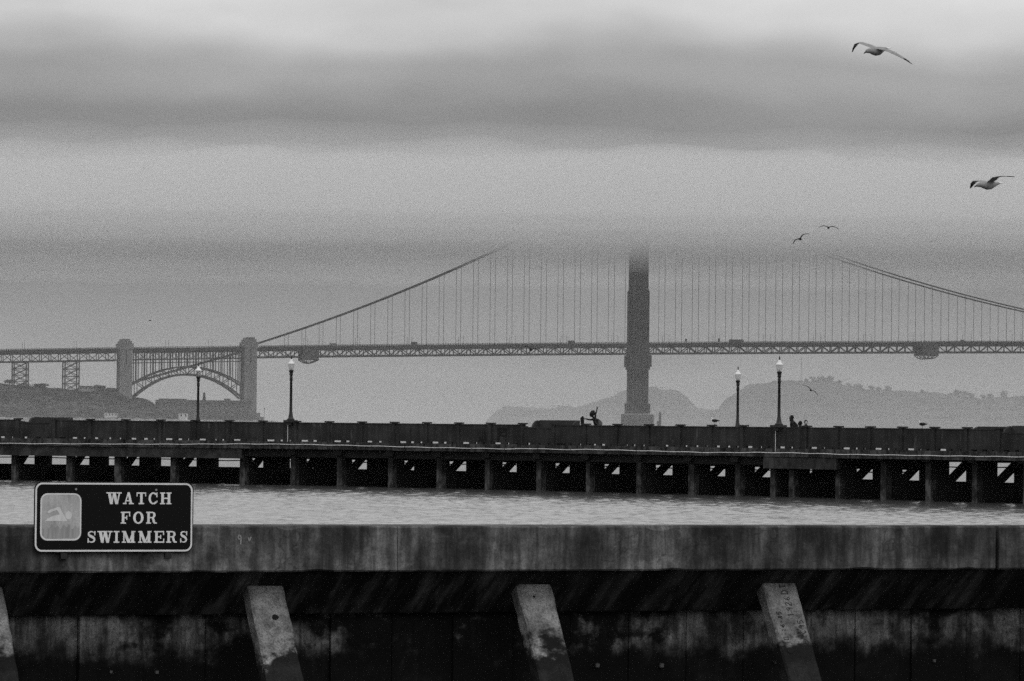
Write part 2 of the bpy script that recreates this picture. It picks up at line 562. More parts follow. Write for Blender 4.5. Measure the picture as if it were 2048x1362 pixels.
def truss(parent, n, ts, d_top, d_bot, flip=0, wid=0.75, chord=1.25):
    tp = link('stiffening_truss', None, parent)
    tp.empty_display_size = 1
    m = MB(); deck_run(m, ts, n - .4, n + .4, d_top - .5, d_top + .5); m.build('top_chord', M['steel'], tp)
    m = MB(); deck_run(m, ts, n - .5, n + .5, d_bot - chord, d_bot); m.build('bottom_chord', M['steel'], tp)
    for i, t in enumerate(ts):
        zt = ztop(t)
        bar('vertical', BP(t, n, zt - d_top), BP(t, n, zt - d_bot + chord * .8), wid * .9, wid * .9, M['steel'], tp)
        if i < len(ts) - 1:
            t2 = ts[i + 1]
            z2 = ztop(t2)
            if (i + flip) % 2 == 0:
                a, b = BP(t, n, zt - d_top), BP(t2, n, z2 - d_bot + chord * .5)
            else:
                a, b = BP(t, n, zt - d_bot + chord * .5), BP(t2, n, z2 - d_top)
            bar('diagonal', a, b, wid * .8, wid * .8, M['steel'], tp)
    return tp


def zcable(t):
    if t <= 0:
        s = (t + 343) / 343.0
        return 73.0 + 154.0 * s - 43.0 * s * (1 - s)
    return 84.0 + 143.0 * ((t - 640.0) / 640.0) ** 2


def suspension_bridge():
    br = thing('suspension_bridge', T0, 'long suspension bridge with one tall tower, its cables vanishing up into fog', 'bridge')
    ta, n = -339.0, 92
    tb = ta + PAN * n
    roadway(br, ta, tb, n)
    ts = [ta + PAN * i for i in range(n + 1)]
    truss(br, HW, ts, 4.3, 11.0, wid=1.0, chord=1.5)
    truss(br, -HW, ts, 4.3, 11.0, flip=1, wid=1.0, chord=1.5)
    for nn in (HW, -HW):
        m = MB()
        m.tube([BP(t, nn, zcable(t)) for t in frange(-341, 0, 40)], .62, 8)
        m.tube([BP(t, nn, zcable(t)) for t in frange(0, 420, 48)], .62, 8)
        m.build('main_cable', M['steel'], br, True)
        k = 0
        for i in range(-21, 25):
            t = i * 15.24 + 6.0
            if abs(t) < 9 or t > tb - 3 or t < -330:
                continue
            zc = zcable(t)
            if zc - ztop(t) < 3:
                continue
            bar('hanger', BP(t, nn, ztop(t) - 1.2), BP(t, nn, zc), .34, .34, M['steel'], br)
    # tower
    tw = link('tower', None, br)
    secs = [(16.0, 25.0, 7.9, 7.6), (25.0, 55.0, 6.4, 5.6), (55.0, 57.5, 7.6, 6.0), (57.5, 68.0, 8.9, 6.4), (68.0, 80.0, 7.0, 5.6), (80.0, 126.0, 6.7, 5.2),
            (126.0, 165.0, 5.7, 4.6), (165.0, 197.0, 5.0, 4.1), (197.0, 224.0, 4.4, 3.6), (224.0, 228.0, 3.8, 3.0)]
    for nn in (HW, -HW):
        m = MB()
        for i, (z0, z1, ht, hn) in enumerate(secs):
            # each storey: a core with a slightly narrower buttress on every face
            m.obox(BP(-ht * .86, nn - hn, z0), BD * ht * 1.72, BN * 2 * hn, UP * (z1 - z0))
            m.obox(BP(-ht, nn - hn * .72, z0 + .01), BD * 2 * ht, BN * hn * 1.44, UP * (z1 - z0 - .02 - (1.2 if i > 3 else 0)))
        m.build('leg', M['steel2'], tw)
    for z0, z1, th in ((57.8, 66.5, 6.0), (126, 133, 4.2), (160, 166, 3.6), (190, 196, 3.0), (216, 222, 2.6)):
        m = MB(); m.obox(BP(-th, -HW, z0), BD * 2 * th, BN * 2 * HW, UP * (z1 - z0)); m.build('portal_strut', M['steel2'], tw)
    for z0, z1 in ((25, 41), (41, 57.8)):
        for s in (1, -1):
            bar('cross_brace', BP(0, -HW * s, z0), BP(0, HW * s, z1), 5.0, 2.2, M['steel2'], tw, up=BD)
    m = MB()
    m.obox(BP(-9.6, -24, 6), BD * 19.2, BN * 48, UP * 10.0)
    oc = [(-8.0, -27), (8.0, -27), (10.6, -22), (10.6, 22), (8.0, 27), (-8.0, 27), (-10.6, 22), (-10.6, -22)]
    m2 = MB(); m2.prism(oc, BP(0, 0, -4), BD, BN, UP * 19.5)
    m2.build('tower_pier', M['base'], br)
    return br


suspension_bridge()


# ------------------------------------------------------------------ pylons, arch, viaduct
def pylon(label, tc, zb, zt_):
    p = thing('bridge_pylon', BP(tc, 0, zb), label, 'pylon', 'concrete pylons at the ends of the arch')
    hw, hd = 5.4, 18.0
    m = MB()
    z2 = zt_ - 9
    for sgn in (1, -1):
        na = sgn * hd - (8.0 if sgn > 0 else 0)
        m.obox(BP(tc - hw, na, zb), BD * 2 * hw, BN * 8, UP * (z2 - zb))
        m.obox(BP(tc - hw - .5, na - .4, zb), BD * (2 * hw + 1), BN * 8.8, UP * 6)
    m.build('shaft', M['pylon'], p)
    m = MB()
    m.obox(BP(tc - hw + .8, -hd + 8, zb), BD * (2 * hw - 1.6), BN * (2 * hd - 16), UP * (ztop(tc) - 13 - zb))
    m.build('cross_wall', M['pylon'], p)
    for sgn in (1, -1):
        na = sgn * hd - (8.0 if sgn > 0 else 0)
        m = MB()
        m.obox(BP(tc - hw - .9, na - .5, z2), BD * (2 * hw + 1.8), BN * 9, UP * 5.0)
        m.obox(BP(tc - hw + .6, na + .4, z2 + 5), BD * (2 * hw - 1.2), BN * 7.2, UP * 2.2)
        m.obox(BP(tc - hw + 2.0, na + 1.2, z2 + 7.2), BD * (2 * hw - 4.0), BN * 5.6, UP * 1.8)
        m.build('crown', M['pylon'], p)
    m = MB()
    m.obox(BP(tc - .35, hd - .2, z2 - 13), BD * .7, BN * .5, UP * 12)
    m.build('recessed_fin', M['steel'], p)
    return p


pylon('pale concrete pylon right of the arch, where the main cable comes down', -347.2, 4.0, 79.2)
pylon('pale concrete pylon left of the arch, standing on the bluff', -455.9, 8.0, 76.4)


def arch_span():
    a = thing('arch_span', BP(-402, 0, 20), 'steel arch span with thin spandrel columns between the two pylons', 'arch bridge')
    ta, tb = -450.4, -352.8
    roadway(a, ta, tb, 13)
    ts = frange(ta, tb, 13)
    truss(a, HW, ts, 4.6, 11.3, wid=.6, chord=.8)
    truss(a, -HW, ts, 4.6, 11.3, flip=1, wid=.6, chord=.8)
    tc, zc_u, zc_l = -401.0, 52.8, 46.0

    def up_(t):
        x = (t - tc) / 49.0
        return zc_u - 16.2 * x * x

    def lo_(t):
        x = (t - tc) / 43.5
        return zc_l - 17.0 * abs(x) ** 2.15
    for n in (HW, -HW):
        rib = link('arch_rib', None, a)
        m = MB()
        tt = frange(ta - .5, tb + .5, 26)
        for i in range(26):
            m.beam(BP(tt[i], n, up_(tt[i])), BP(tt[i + 1], n, up_(tt[i + 1])), 1.2, 1.3)
        m.build('upper_chord', M['steel'], rib)
        m = MB()
        tt = frange(tc - 47.5, tc + 47.5, 26)
        for i in range(26):
            m.beam(BP(tt[i], n, lo_(tt[i])), BP(tt[i + 1], n, lo_(tt[i + 1])), 1.4, 1.7)
        m.build('lower_chord', M['steel'], rib)
        ct = [tc + 7.5 * (i - 6) for i in range(13)]
        for i, t in enumerate(ct):
            bar('web_post', BP(t, n, lo_(max(min(t, tc + 45), tc - 45))), BP(t, n, up_(t)), .7, .7, M['steel'], rib)
            if i < 12:
                t2 = ct[i + 1]
                if t < tc - 1:
                    bar('web_diagonal', BP(t, n, up_(t)), BP(t2, n, lo_(t2)), .7, .7, M['steel'], rib)
                else:
                    bar('web_diagonal', BP(t, n, lo_(t)), BP(t2, n, up_(t2)), .7, .7, M['steel'], rib)
        for t in ct:
            for o in (-.9, .9):
                bar('spandrel_column', BP(t + o, n, up_(t)), BP(t + o, n, ztop(t) - 4.6), .55, .8, M['steel'], a)
    m = MB()
    for n in (HW, -HW):
        deck_run(m, ts, n - .3, n + .3, 13.4, 13.9)
    m.build('lateral_girder', M['steel'], a)
    for n in (HW - 2, -HW + 2):
        m = MB(); m.tube([BP(t, n, 68.5 + (t + 347) * .2955) for t in frange(-448, -354, 6)], .75, 8)
        m.build('anchor_cable', M['steel'], a, True)


arch_span()


def viaduct():
    a = thing('approach_viaduct', BP(-510, 0, 30), 'steel truss viaduct on lattice bents left of the pylons', 'viaduct')
    ta, tb = -645.0, -463.0
    roadway(a, ta, tb, 22, 4.0)
    ts = frange(ta, tb, 22)
    truss(a, HW, ts, 4.4, 11.9, wid=.75, chord=1.3)
    truss(a, -HW, ts, 4.4, 11.9, flip=1, wid=.75, chord=1.3)
    for tc, zb in ((-546.5, 33.0), (-502.5, 30.5), (-592, 36.0)):
        bt = link('lattice_bent', None, a)
        zt_ = ztop(tc) - 11.9
        for dt in (-6.1, 6.1):
            for n in (HW, -HW):
                bar('leg', BP(tc + dt, n, zb - 3), BP(tc + dt, n, zt_), 1.1, 1.1, M['steel'], bt)
        for n in (HW, -HW):
            k = 4
            for i in range(k):
                z0, z1 = zb + (zt_ - zb) * i / k, zb + (zt_ - zb) * (i + 1) / k
                bar('brace', BP(tc - 6.1, n, z0), BP(tc + 6.1, n, z1), .55, .55, M['steel'], bt)
                bar('brace', BP(tc + 6.1, n, z0), BP(tc - 6.1, n, z1), .55, .55, M['steel'], bt)
                bar('tie', BP(tc - 6.1, n, z1), BP(tc + 6.1, n, z1), .5, .5, M['steel'], bt)


viaduct()


def platform(label, tc, curved):
    p = thing('maintenance_platform', BP(tc, 0, ztop(tc) - 15), label, 'platform', 'maintenance platforms slung round the bridge deck')
    zt = ztop(tc)
    m = MB()
    m.obox(BP(tc - 7.2, -16.2, zt - 12.9), BD * 14.4, BN * 32.4, UP * .6)
    for n in (15.9, -16.3):
        m.obox(BP(tc - 7.2, n, zt - 12.3), BD * 14.4, BN * .4, UP * 9.8)
    m.build('tarpaulin_enclosure', M['tarp'], p)
    m = MB()
    prof = ([(-7.4, 0), (-4.5, -2.0), (-1.5, -3.0), (1.5, -3.0), (4.5, -2.0), (7.4, 0)] if curved else [(-7.4, 0), (-3.0, -2.2), (0, -3.1), (3.0, -2.2), (7.4, 0)])
    for n in (14, 0, -14):
        for (u0, v0), (u1, v1) in zip(prof[:-1], prof[1:]):
            m.beam(BP(tc + u0, n, zt - 13.1 + v0), BP(tc + u1, n, zt - 13.1 + v1), .7, .7)
        for u, v in prof[1:-1]:
            m.beam(BP(tc + u, n, zt - 13 + v), BP(tc + u, n, zt - 12.9), .4, .4)
    for u, v in prof:
        m.beam(BP(tc + u, -14, zt - 13.1 + v), BP(tc + u, 14, zt - 13.1 + v), .5, .5)
    m.build('hanging_truss', M['tarp'], p)


platform('tarpaulin work platform under the bridge deck, just right of the arch pylons', -294.5, False)
platform('tarpaulin work platform under the bridge deck, far right of the tower', 263.5, True)


# lamp posts on the bridge
def bridge_lamp_master():
    m = MB()
    m.tube([(0, 0, -1.2), (0, 0, 5.4)], [.17, .12], 6)
    m.tube([(0, 0, 5.3), (0, .5, 5.9), (0, 1.6, 6.0)], [.11, .1, .09], 6)
    me = m.mesh('post', M['steel'])
    m = MB(); m.box(-.35, .35, 1.2, 2.1, 5.75, 6.0)
    he = m.mesh('lamp_head', M['steel'])
    return me, he


LMESH = bridge_lamp_master()
_lt = [(-297 + 46.0 * i) for i in range(15)]
_ln = [('deck of the suspension span', t) for t in _lt]
_lv = [-544.0, -499.0, -419.0, -381.0]


def bridge_lamps():
    for side, nn in (('near', HW + .9), ('far', -HW - .9)):
        li = sorted([t for t in _lt if t < 0], reverse=True)
        ri = sorted([t for t in _lt if t > 0])
        for lst, w in ((li, 'left'), (ri, 'right')):
            for i, t in enumerate(lst):
                o = thing('bridge_lamp_post', BP(t, nn, ztop(t)), 'slim lamp post on the bridge, %s rail, %s to the %s of the tower' % (side, ORD[i], w),
                          'lamp post', 'lamp posts along the bridge')
                place_lamp(o, nn)
        for i, t in enumerate(_lv):
            w = ('left end of the viaduct', 'viaduct nearest the left pylon', 'arch span, nearer the left pylon', 'arch span, nearer the right pylon')[i]
            o = thing('bridge_lamp_post', BP(t, nn, ztop(t)), 'slim lamp post on the %s railing above the %s' % (side, w), 'lamp post', 'lamp posts along the bridge')
            place_lamp(o, nn)


def place_lamp(o, nn):
    o.rotation_euler = (0, 0, AL + (math.pi if nn < 0 else 0))
    for nm, me in zip(('post', 'lamp_head'), LMESH):
        c = bpy.data.objects.new(nm, me)
        C.objects.link(c)
        c.parent = o


bridge_lamps()


def vehicle(name, label, cat, t, n, ln, ht, wd, m, boxy=True):
    o = thing(name, BP(t, n, ztop(t) - 1.5), label, cat)
    z = ztop(t) - 1.5
    b = MB()
    if boxy:
        prof = [(-ln / 2, .45), (ln / 2, .45), (ln / 2, ht * .55), (ln / 2 - .35, ht * .96), (ln / 2 - .8, ht), (-ln / 2 + .2, ht), (-ln / 2, ht * .95)]
    else:
        prof = [(-ln / 2, .4), (ln / 2, .4), (ln / 2, ht * .5), (ln * .25, ht * .6), (ln * .08, ht), (-ln * .4, ht), (-ln / 2, ht * .6)]
    b.prism(prof, BP(t, n - wd / 2, z), BD, UP, BN * wd)
    b.build('body', m, o)
    b = MB()
    for k in range(max(2, int(ln / 1.6))):
        u = -ln / 2 + .6 + k * 1.6
        if u + 1.2 < ln * (.45 if boxy else .2):
            b.obox(BP(t + u, n + wd / 2 - .05, z + ht * .58), BD * 1.2, BN * .08, UP * ht * .26)
    if b.v:
        b.build('window_band', M['window_dark'], o)
    for u in (-ln * .3, ln * .3):
        b = MB()
        b.tube([BP(t + u, n - wd / 2 - .02, z + .45), BP(t + u, n + wd / 2 + .02, z + .45)], .45, 10)
        b.build('wheel', M['iron'], o)


vehicle('bus', 'long low coach crossing the bridge deck right of the tower', 'bus', 87.5, 8, 13.0, 3.4, 2.5, M['vehicle'])
vehicle('van', 'van on the bridge deck just right of the left work platform', 'van', -273.7, 8, 6.5, 2.9, 2.1, M['vehicle_pale'])
vehicle('truck', 'small dark truck on the left half of the bridge deck', 'truck', -202.0, 8, 5.6, 3.3, 2.2, M['vehicle'])
vehicle('truck', 'box truck on the bridge deck shortly left of the tower', 'truck', -61.5, 8, 6.4, 3.3, 2.2, M['vehicle'])
vehicle('car', 'car on the bridge deck near the right picture edge', 'car', 294.8, 9, 4.6, 2.6, 1.9, M['vehicle'], False)


def round_sign(t, label):
    o = thing('round_sign', BP(t, HW + 1, ztop(t)), label, 'sign', 'round signs on the bridge railing')
    z = ztop(t)
    b = MB(); b.tube([BP(t, HW + 1, z - 1), BP(t, HW + 1, z + 3.0)], .15, 6); b.build('post', M['steel'], o)
    b = MB(); b.prism([(math.cos(q) * 1.0, math.sin(q) * 1.5) for q in [i * math.pi / 8 for i in range(16)]], BP(t, HW + 1.15, z + 1.4), BD, UP, BN * .2)
    b.build('disc', M['steel'], o)


round_sign(40.4, 'small dark oval sign on the bridge railing close right of the tower')
round_sign(70.2, 'small dark oval sign on the bridge railing just left of the coach')


# ------------------------------------------------------------------ far shore terrain
def nz2(x, y, s, seed=0.0):
    return mnoise.fractal(Vector((x * s, y * s, seed)), 0.9, 2.1, 5)


def bluff():
    prof = [(-900, 44), (-700, 40), (-600, 38), (-565, 36.5), (-540, 34.5), (-518, 32), (-495, 31.5), (-484, 33), (-464, 34), (-456, 30), (-449, 25), (-438, 23.5), (-429, 20), (-420, 11), (-360, 8), (-345, 7.5), (-338, 6.5), (-333, 4), (-325, -3)]
    px, pz = zip(*prof)
    ts = np.concatenate([np.linspace(-900, -600, 20), np.linspace(-590, -326, 110)])
    ns = np.concatenate([[-160, -90, -50, -25], np.linspace(-12, 150, 46)])
    m = MB()
    vs, fs = [], []
    for n in ns:
        for t in ts:
            r = float(np.interp(t, px, pz))
            if n < 5:
                g = 1 - .25 * min(1, (5 - n) / 120)
            else:
                g = max(0.0, 1 - (n - 5) / 105.0)
            low = 5.6 if r > 6.5 else r
            z = low + max(0, r - low) * g ** 1.25
            z += (nz2(t, n, .035) * 1.6 + nz2(t, n, .14, 4.0) * 1.1) * min(1, max(0, r - 8) / 12) * (0.25 if n < 6 else 1)
            if n > 118:
                z = min(z, 5.6 - (n - 118) * .25)
            vs.append(BP(t, n, z))
    nt = len(ts)
    for j in range(len(ns) - 1):
        for i in range(nt - 1):
            a = j * nt + i
            fs.append((a, a + nt, a + nt + 1, a + 1))
    m.add(vs, fs)
    zc = [sum(vs[k].z for k in f) / 4 for f in fs]
    m.mi = [1 if z < 7.2 else 0 for z in zc]
    tag(m.build('bluff_terrain', [M['bluff'], M['shore']], None, True), kind='structure')
    rng = random.Random(9)
    m = MB()
    for i in range(520):
        t = rng.uniform(-640, -420)
        n = 8 + 80 * rng.random() ** 1.3
        r = float(np.interp(t, px, pz))
        if r < 18:
            continue
        z = 5.6 + (r - 5.6) * max(0.0, 1 - (n - 5) / 105.0) ** 1.25
        R0 = rng.uniform(.8, 2.4)
        for q in range(22):
            d = Vector((rng.gauss(0, 1), rng.gauss(0, 1), abs(rng.gauss(0, .6)))) * R0 * .55
            p = BP(t, n, z) + d
            a_ = Vector((rng.gauss(0, 1), rng.gauss(0, 1), rng.gauss(0, 1))).normalized() * R0 * .35
            b_ = a_.orthogonal().normalized() * R0 * .3
            m.add([p - a_, p - b_, p + a_, p + b_], [(0, 1, 2, 3)])
    tag(m.build('bluff_scrub', M['leaf']), 'dark scrub and bushes covering the slope of the bluff', 'scrub', kind='stuff')
    rng = random.Random(5)
    m = MB()
    for i in range(420):
        t = rng.uniform(-640, -335)
        n = rng.uniform(96, 126)
        r_ = rng.uniform(.35, 1.3)
        z = 5.5 + (-(n - 118) * .25 if n > 118 else 0)
        c = BP(t, n, z + r_ * .3)
        vs = [c + Vector((math.cos(k * 1.257 + i) * r_ * rng.uniform(.7, 1.3), math.sin(k * 1.257 + i) * r_ * rng.uniform(.7, 1.3), rng.uniform(-.5, .5) * r_)) for k in range(5)]
        vs += [c + Vector((0, 0, r_ * .8)), c - Vector((0, 0, r_ * .8))]
        m.add(vs, [(k, (k + 1) % 5, 5) for k in range(5)] + [((k + 1) % 5, k, 6) for k in range(5)])
    tag(m.build('shore_rocks', M['rock']), 'pale rubble rocks along the far shoreline below the bluff', 'rocks', kind='stuff')


bluff()


def ridge(name, prof, Y, depth, seed):
    px, pz = zip(*prof)
    xs = np.linspace(px[0], px[-1], 420)
    js = np.linspace(-1, 1, 25)
    vs, fs = [], []
    for j in js:
        for x in xs:
            r = float(np.interp(x, px, pz))
            g = (1 - abs(j)) ** .8
            z = -2 + (r + 2) * g + nz2(x, j * depth, .02, seed) * 2.0 * g + nz2(x, j * depth, .11, seed + 3) * 1.3 * g + max(0, nz2(x, j * depth, .25, seed + 6)) * 1.6 * g
            vs.append((x * (1 + j * depth / Y), Y + j * depth, z))
    n = len(xs)
    for b in range(len(js) - 1):
        for a in range(n - 1):
            k = b * n + a
            fs.append((k, k + 1, k + n + 1, k + n))
    m = MB(); m.add(vs, fs)
    return tag(m.build(name, M['hill'], None, True), kind='structure')


ridge('far_headland', [(-62, -3), (-48, 6), (-42, 16), (-30, 27), (-24, 31), (-12, 38.5), (-2, 39), (33, 37.5), (60, 36.5), (80, 37), (87, 41), (105, 41), (113, 37), (120, 38), (140, 46), (167, 54),
                       (185, 61), (203, 69), (225, 73), (247, 77), (257, 77), (270, 69.5), (288, 71.5), (301, 68.5), (315, 59), (333, 40.5), (355, 37), (390, 36), (480, 40), (600, 44), (760, 40)], 8500, 420, 1.0)
ridge('right_headland', [(290, -3), (325, 24), (338, 30), (348, 36), (360, 53), (376, 62), (397, 77), (420, 80.5), (444, 83), (469, 85), (494, 84), (536, 85), (562, 78), (604, 69.5), (637, 70), (680, 68),
                         (738, 65), (781, 58), (789, 57), (863, 62), (960, 70), (1100, 76), (1300, 70)], 8000, 380, 7.0)


# trees
def crown_mesh(seed, flat=1.0, dens=260):
    rng = random.Random(seed)
    m = MB()
    cl = [(Vector((rng.uniform(-.62, .62), rng.uniform(-.55, .55), rng.uniform(-.45, .55) * flat)), rng.uniform(.28, .5)) for _ in range(9)] + [(Vector((0, 0, 0)), .6)]
    for i in range(dens):
        c, r = rng.choice(cl)
        d = Vector((rng.gauss(0, 1), rng.gauss(0, 1), rng.gauss(0, 1))).normalized() * r * rng.random() ** .35
        p = c + Vector((d.x, d.y, d.z * .85))
        s_ = rng.uniform(.09, .19)
        a = Vector((rng.gauss(0, 1), rng.gauss(0, 1), rng.gauss(0, 1))).normalized() * s_
        b = a.orthogonal().normalized() * s_ * rng.uniform(.6, 1)
        m.add([p - a, p - b * .8, p + a, p + b], [(0, 1, 2, 3)])
    return m.mesh('crown', M['leaf'])


CROWNS = [crown_mesh(i, 1.0 if i < 3 else .55, 300) for i in range(5)]


def trunk_mesh():
    m = MB()
    m.tube([(0, 0, -1.3), (0.02, 0, -.6), (-.02, .02, 0), (.03, 0, .35)], [.09, .07, .05, .02], 7)
    for a in range(4):
        q = a * 1.7
        m.tube([(0, 0, -.35 + a * .1), (math.cos(q) * .3, math.sin(q) * .3, .05 + a * .06), (math.cos(q) * .5, math.sin(q) * .5, .2 + a * .05)], [.04, .025, .01], 5)
    return m.mesh('trunk', M['bark'])


TRUNK = trunk_mesh()


def tree(name, label, base, rx, rz, variant, group):
    """base: foot of the tree; crown centre 1.2 rz above"""
    o = thing(name, base, label, 'tree', group)
    for nm, me in (('crown', CROWNS[variant % 5]), ('trunk', TRUNK)):
        c = bpy.data.objects.new(nm, me)
        C.objects.link(c)
        c.parent = o
        c.location = (0, 0, rz * .62)
        c.scale = (rx, rx, rz)
        c.rotation_euler = (0, 0, variant * 1.1)
    return o


_rt = [(496, 5, 4, 0), (508, 8, 6, 1), (521, 8, 7, 2), (536, 9, 6.5, 0), (552, 6, 5, 3), (568, 6, 4, 4), (583, 9, 6, 2), (607, 8, 6.5, 1), (618, 6, 5, 0), (634, 6, 6.5, 2),
       (692, 4, 4, 1), (750, 9, 7, 3), (763, 9, 7, 0), (775, 8, 6, 4), (795, 7, 5.5, 1), (806, 6, 7, 2), (829, 8, 8.5, 0)]
_rprof = [(348, 36), (397, 77), (444, 83), (494, 84), (536, 85), (562, 78), (604, 69.5), (637, 70), (680, 68), (738, 65), (781, 58), (789, 57), (863, 62)]
_NUM = ORD + ['seventeenth', 'eighteenth']
for i, (x, rx, rz, v) in enumerate(_rt):
    zb = float(np.interp(x, *zip(*_rprof))) - 1.2
    tree('ridge_tree', 'hazy tree on the crest of the right headland, %s from the left' % _NUM[i], (x, 8000, zb), rx * 1.0, rz * 1.15, v % 3, 'trees along the right headland crest')

_bt = [(-556, 37, 7, 3.2, 3), (-528, 33.5, 8.5, 3.8, 4), (-541, 34, 4.5, 2.6, 1), (-514, 31.2, 4, 2.0, 0), (-494, 30.6, 5, 3.0, 2), (-478, 32.5, 6, 3.2, 1), (-571, 36, 6, 3, 0)]
_bl = ['dark bushy tree on the bluff at the left picture edge', 'broad flat-topped tree on the bluff between the lattice bents', 'small round tree at the foot of the left lattice bent',
       'low shrub right of the flat-topped tree on the bluff', 'dark tree at the foot of the right lattice bent', 'dark rounded tree on the bluff left of the left pylon', 'tree on the bluff cut by the left picture edge']
for (t, z, rx, rz, v), lb in zip(_bt, _bl):
    tree('bluff_tree', lb, BP(t, 9, z - .8), rx, rz, v, 'trees on the bluff under the viaduct')


def ridge_scrub():
    rng = random.Random(21)
    for nm, prof, Y, xa, xb, n_, lb in (('crest_scrub', _rprof, 8000, 440, 960, 210, 'low scrub along the crest of the right headland'),
                                        ('crest_scrub', [(-20, 38), (33, 37), (87, 41), (113, 37), (167, 54), (203, 69), (257, 77), (301, 68)], 8500, -20, 300, 80, 'low scrub along the crest of the far central headland')):
        m = MB()
        px, pz = zip(*prof)
        for i in range(n_):
            x = rng.uniform(xa, xb)
            z = float(np.interp(x, px, pz)) - .3
            R0 = rng.uniform(1.0, 3.2) * (1.0 if nm == 'crest_scrub' and Y == 8000 else .6)
            for q in range(20):
                p = Vector((x, Y + rng.uniform(-6, 6), z)) + Vector((rng.gauss(0, 1), rng.gauss(0, 1), abs(rng.gauss(0, .7)))) * R0 * .55
                a_ = Vector((rng.gauss(0, 1), rng.gauss(0, 1), rng.gauss(0, 1))).normalized() * R0 * .4
                b_ = a_.orthogonal().normalized() * R0 * .35
                m.add([p - a_, p - b_, p + a_, p + b_], [(0, 1, 2, 3)])
        tag(m.build(nm, M['leaf']), lb, 'scrub', kind='stuff')


ridge_scrub()


# buildings and beacons
def fort():
    o = thing('brick_fort', BP(-393, 40, 6), 'long low masonry fort under the bridge arch', 'fort')
    m = MB(); m.obox(BP(-430.5, 22, 3), BD * 79, BN * 40, UP * 18.0); m.build('wall', M['brick'], o)
    m = MB(); m.obox(BP(-431, 21.5, 21), BD * 80, BN * 41, UP * .7); m.build('cornice', M['brick'], o)
    m = MB(); m.obox(BP(-430.5, 22, 21.7), BD * 79, BN * 40, UP * 1.9)
    m.obox(BP(-431, 58, 23.6), BD * 24, BN * 4, UP * 1.0)
    m.build('parapet', M['brick'], o)
    for i in range(16):
        for zz in (8.5, 13.0, 17.5):
            mm = MB(); mm.obox(BP(-427.5 + i * 4.9, 61.9, zz), BD * 1.1, BN * .2, UP * 1.5); mm.build('embrasure', M['roof'], o)
    m = MB(); m.obox(BP(-373, 45, 23.6), BD * 5, BN * 4, UP * 1.6); m.build('stair_house', M['brick'], o)
    lh = thing('lighthouse', BP(-391, 50, 23.6), 'small iron lighthouse standing on the fort roof', 'lighthouse')
    m = MB(); m.lathe([(1.5, 0), (1.1, 3.6)], 8, BP(-391, 50, 23.6)); m.build('tower', M['steel'], lh)
    m = MB(); m.lathe([(1.5, 3.6), (1.5, 3.9)], 8, BP(-391, 50, 23.6)); m.build('gallery', M['steel'], lh)
    m = MB(); m.lathe([(.95, 3.9), (.95, 5.6)], 8, BP(-391, 50, 23.6)); m.build('lantern', M['window_dark'], lh)
    m = MB(); m.lathe([(1.2, 5.6), (.8, 6.3), (.1, 6.9), (.05, 7.6)], 8, BP(-391, 50, 23.6)); m.build('dome', M['steel'], lh)


fort()


def house(name, label, t, n, z, ln, dp, ht, wm, nwin, rf=1.2):
    o = thing(name, BP(t, n, z), label, 'building')
    m = MB(); m.obox(BP(t - ln / 2, n - dp / 2, z - 1.5), BD * ln, BN * dp, UP * (ht + 1.5)); m.build('wall', wm, o)
    m = MB()
    m.prism([(-.5, 0), (dp + .5, 0), (dp / 2, rf)], BP(t - ln / 2 - .3, n - dp / 2, z + ht + .02), BN, UP, BD * (ln + .6))
    m.build('roof', M['roof'], o)
    for i in range(nwin):
        u = -ln / 2 + ln * (i + .5) / nwin
        m = MB(); m.obox(BP(t + u - .5, n + dp / 2 - .05, z + ht * .4), BD * 1.0, BN * .12, UP * ht * .4); m.build('window', M['window_dark'], o)


house('white_house', 'small white building low on the bluff below the left pylon', -475, 92, 8.3, 11, 7, 3.4, M['white_paint'], 4)
house('white_house', 'pale two-storey building on the shore in front of the fort', -413.5, 96, 7.0, 7.5, 6, 5.2, M['white_paint'], 2)
house('long_house', 'long low pale house with a row of windows on the bluff top', -489, 14, 31.5, 15, 7, 2.6, M['pylon'], 6, 1.0)
house('flat_house', 'small dark-roofed house on the bluff beside the left pylon', -477, 2, 33.0, 9, 6, 2.0, M['brick'], 2, .6)


def mast(label, x, y, z0, z1, w, bars=True):
    o = thing('radio_mast', (x, y, z0), label, 'mast')
    for k, (dx, dy) in enumerate(((-1, -1), (1, -1), (0, 1))):
        bar('leg', (x + dx * w, y + dy * w, z0), (x + dx * w * .2, y + dy * w * .2, z1), .28, .28, M['steel'], o)
    n = 8
    for i in range(n):
        a, b = z0 + (z1 - z0) * i / n, z0 + (z1 - z0) * (i + 1) / n
        wa, wb = w * (1 - .8 * i / n), w * (1 - .8 * (i + 1) / n)
        s = 1 if i % 2 else -1
        bar('brace', (x - s * wa, y - wa, a), (x + s * wb, y - wb, b), .2, .2, M['steel'], o)


mast('thin lattice radio mast rising from the right headland crest', 488, 8000, 82, 124, 1.6)
mast('tiny lattice mast near the left end of the far headland', -15, 8500, 36, 46, 1.2)


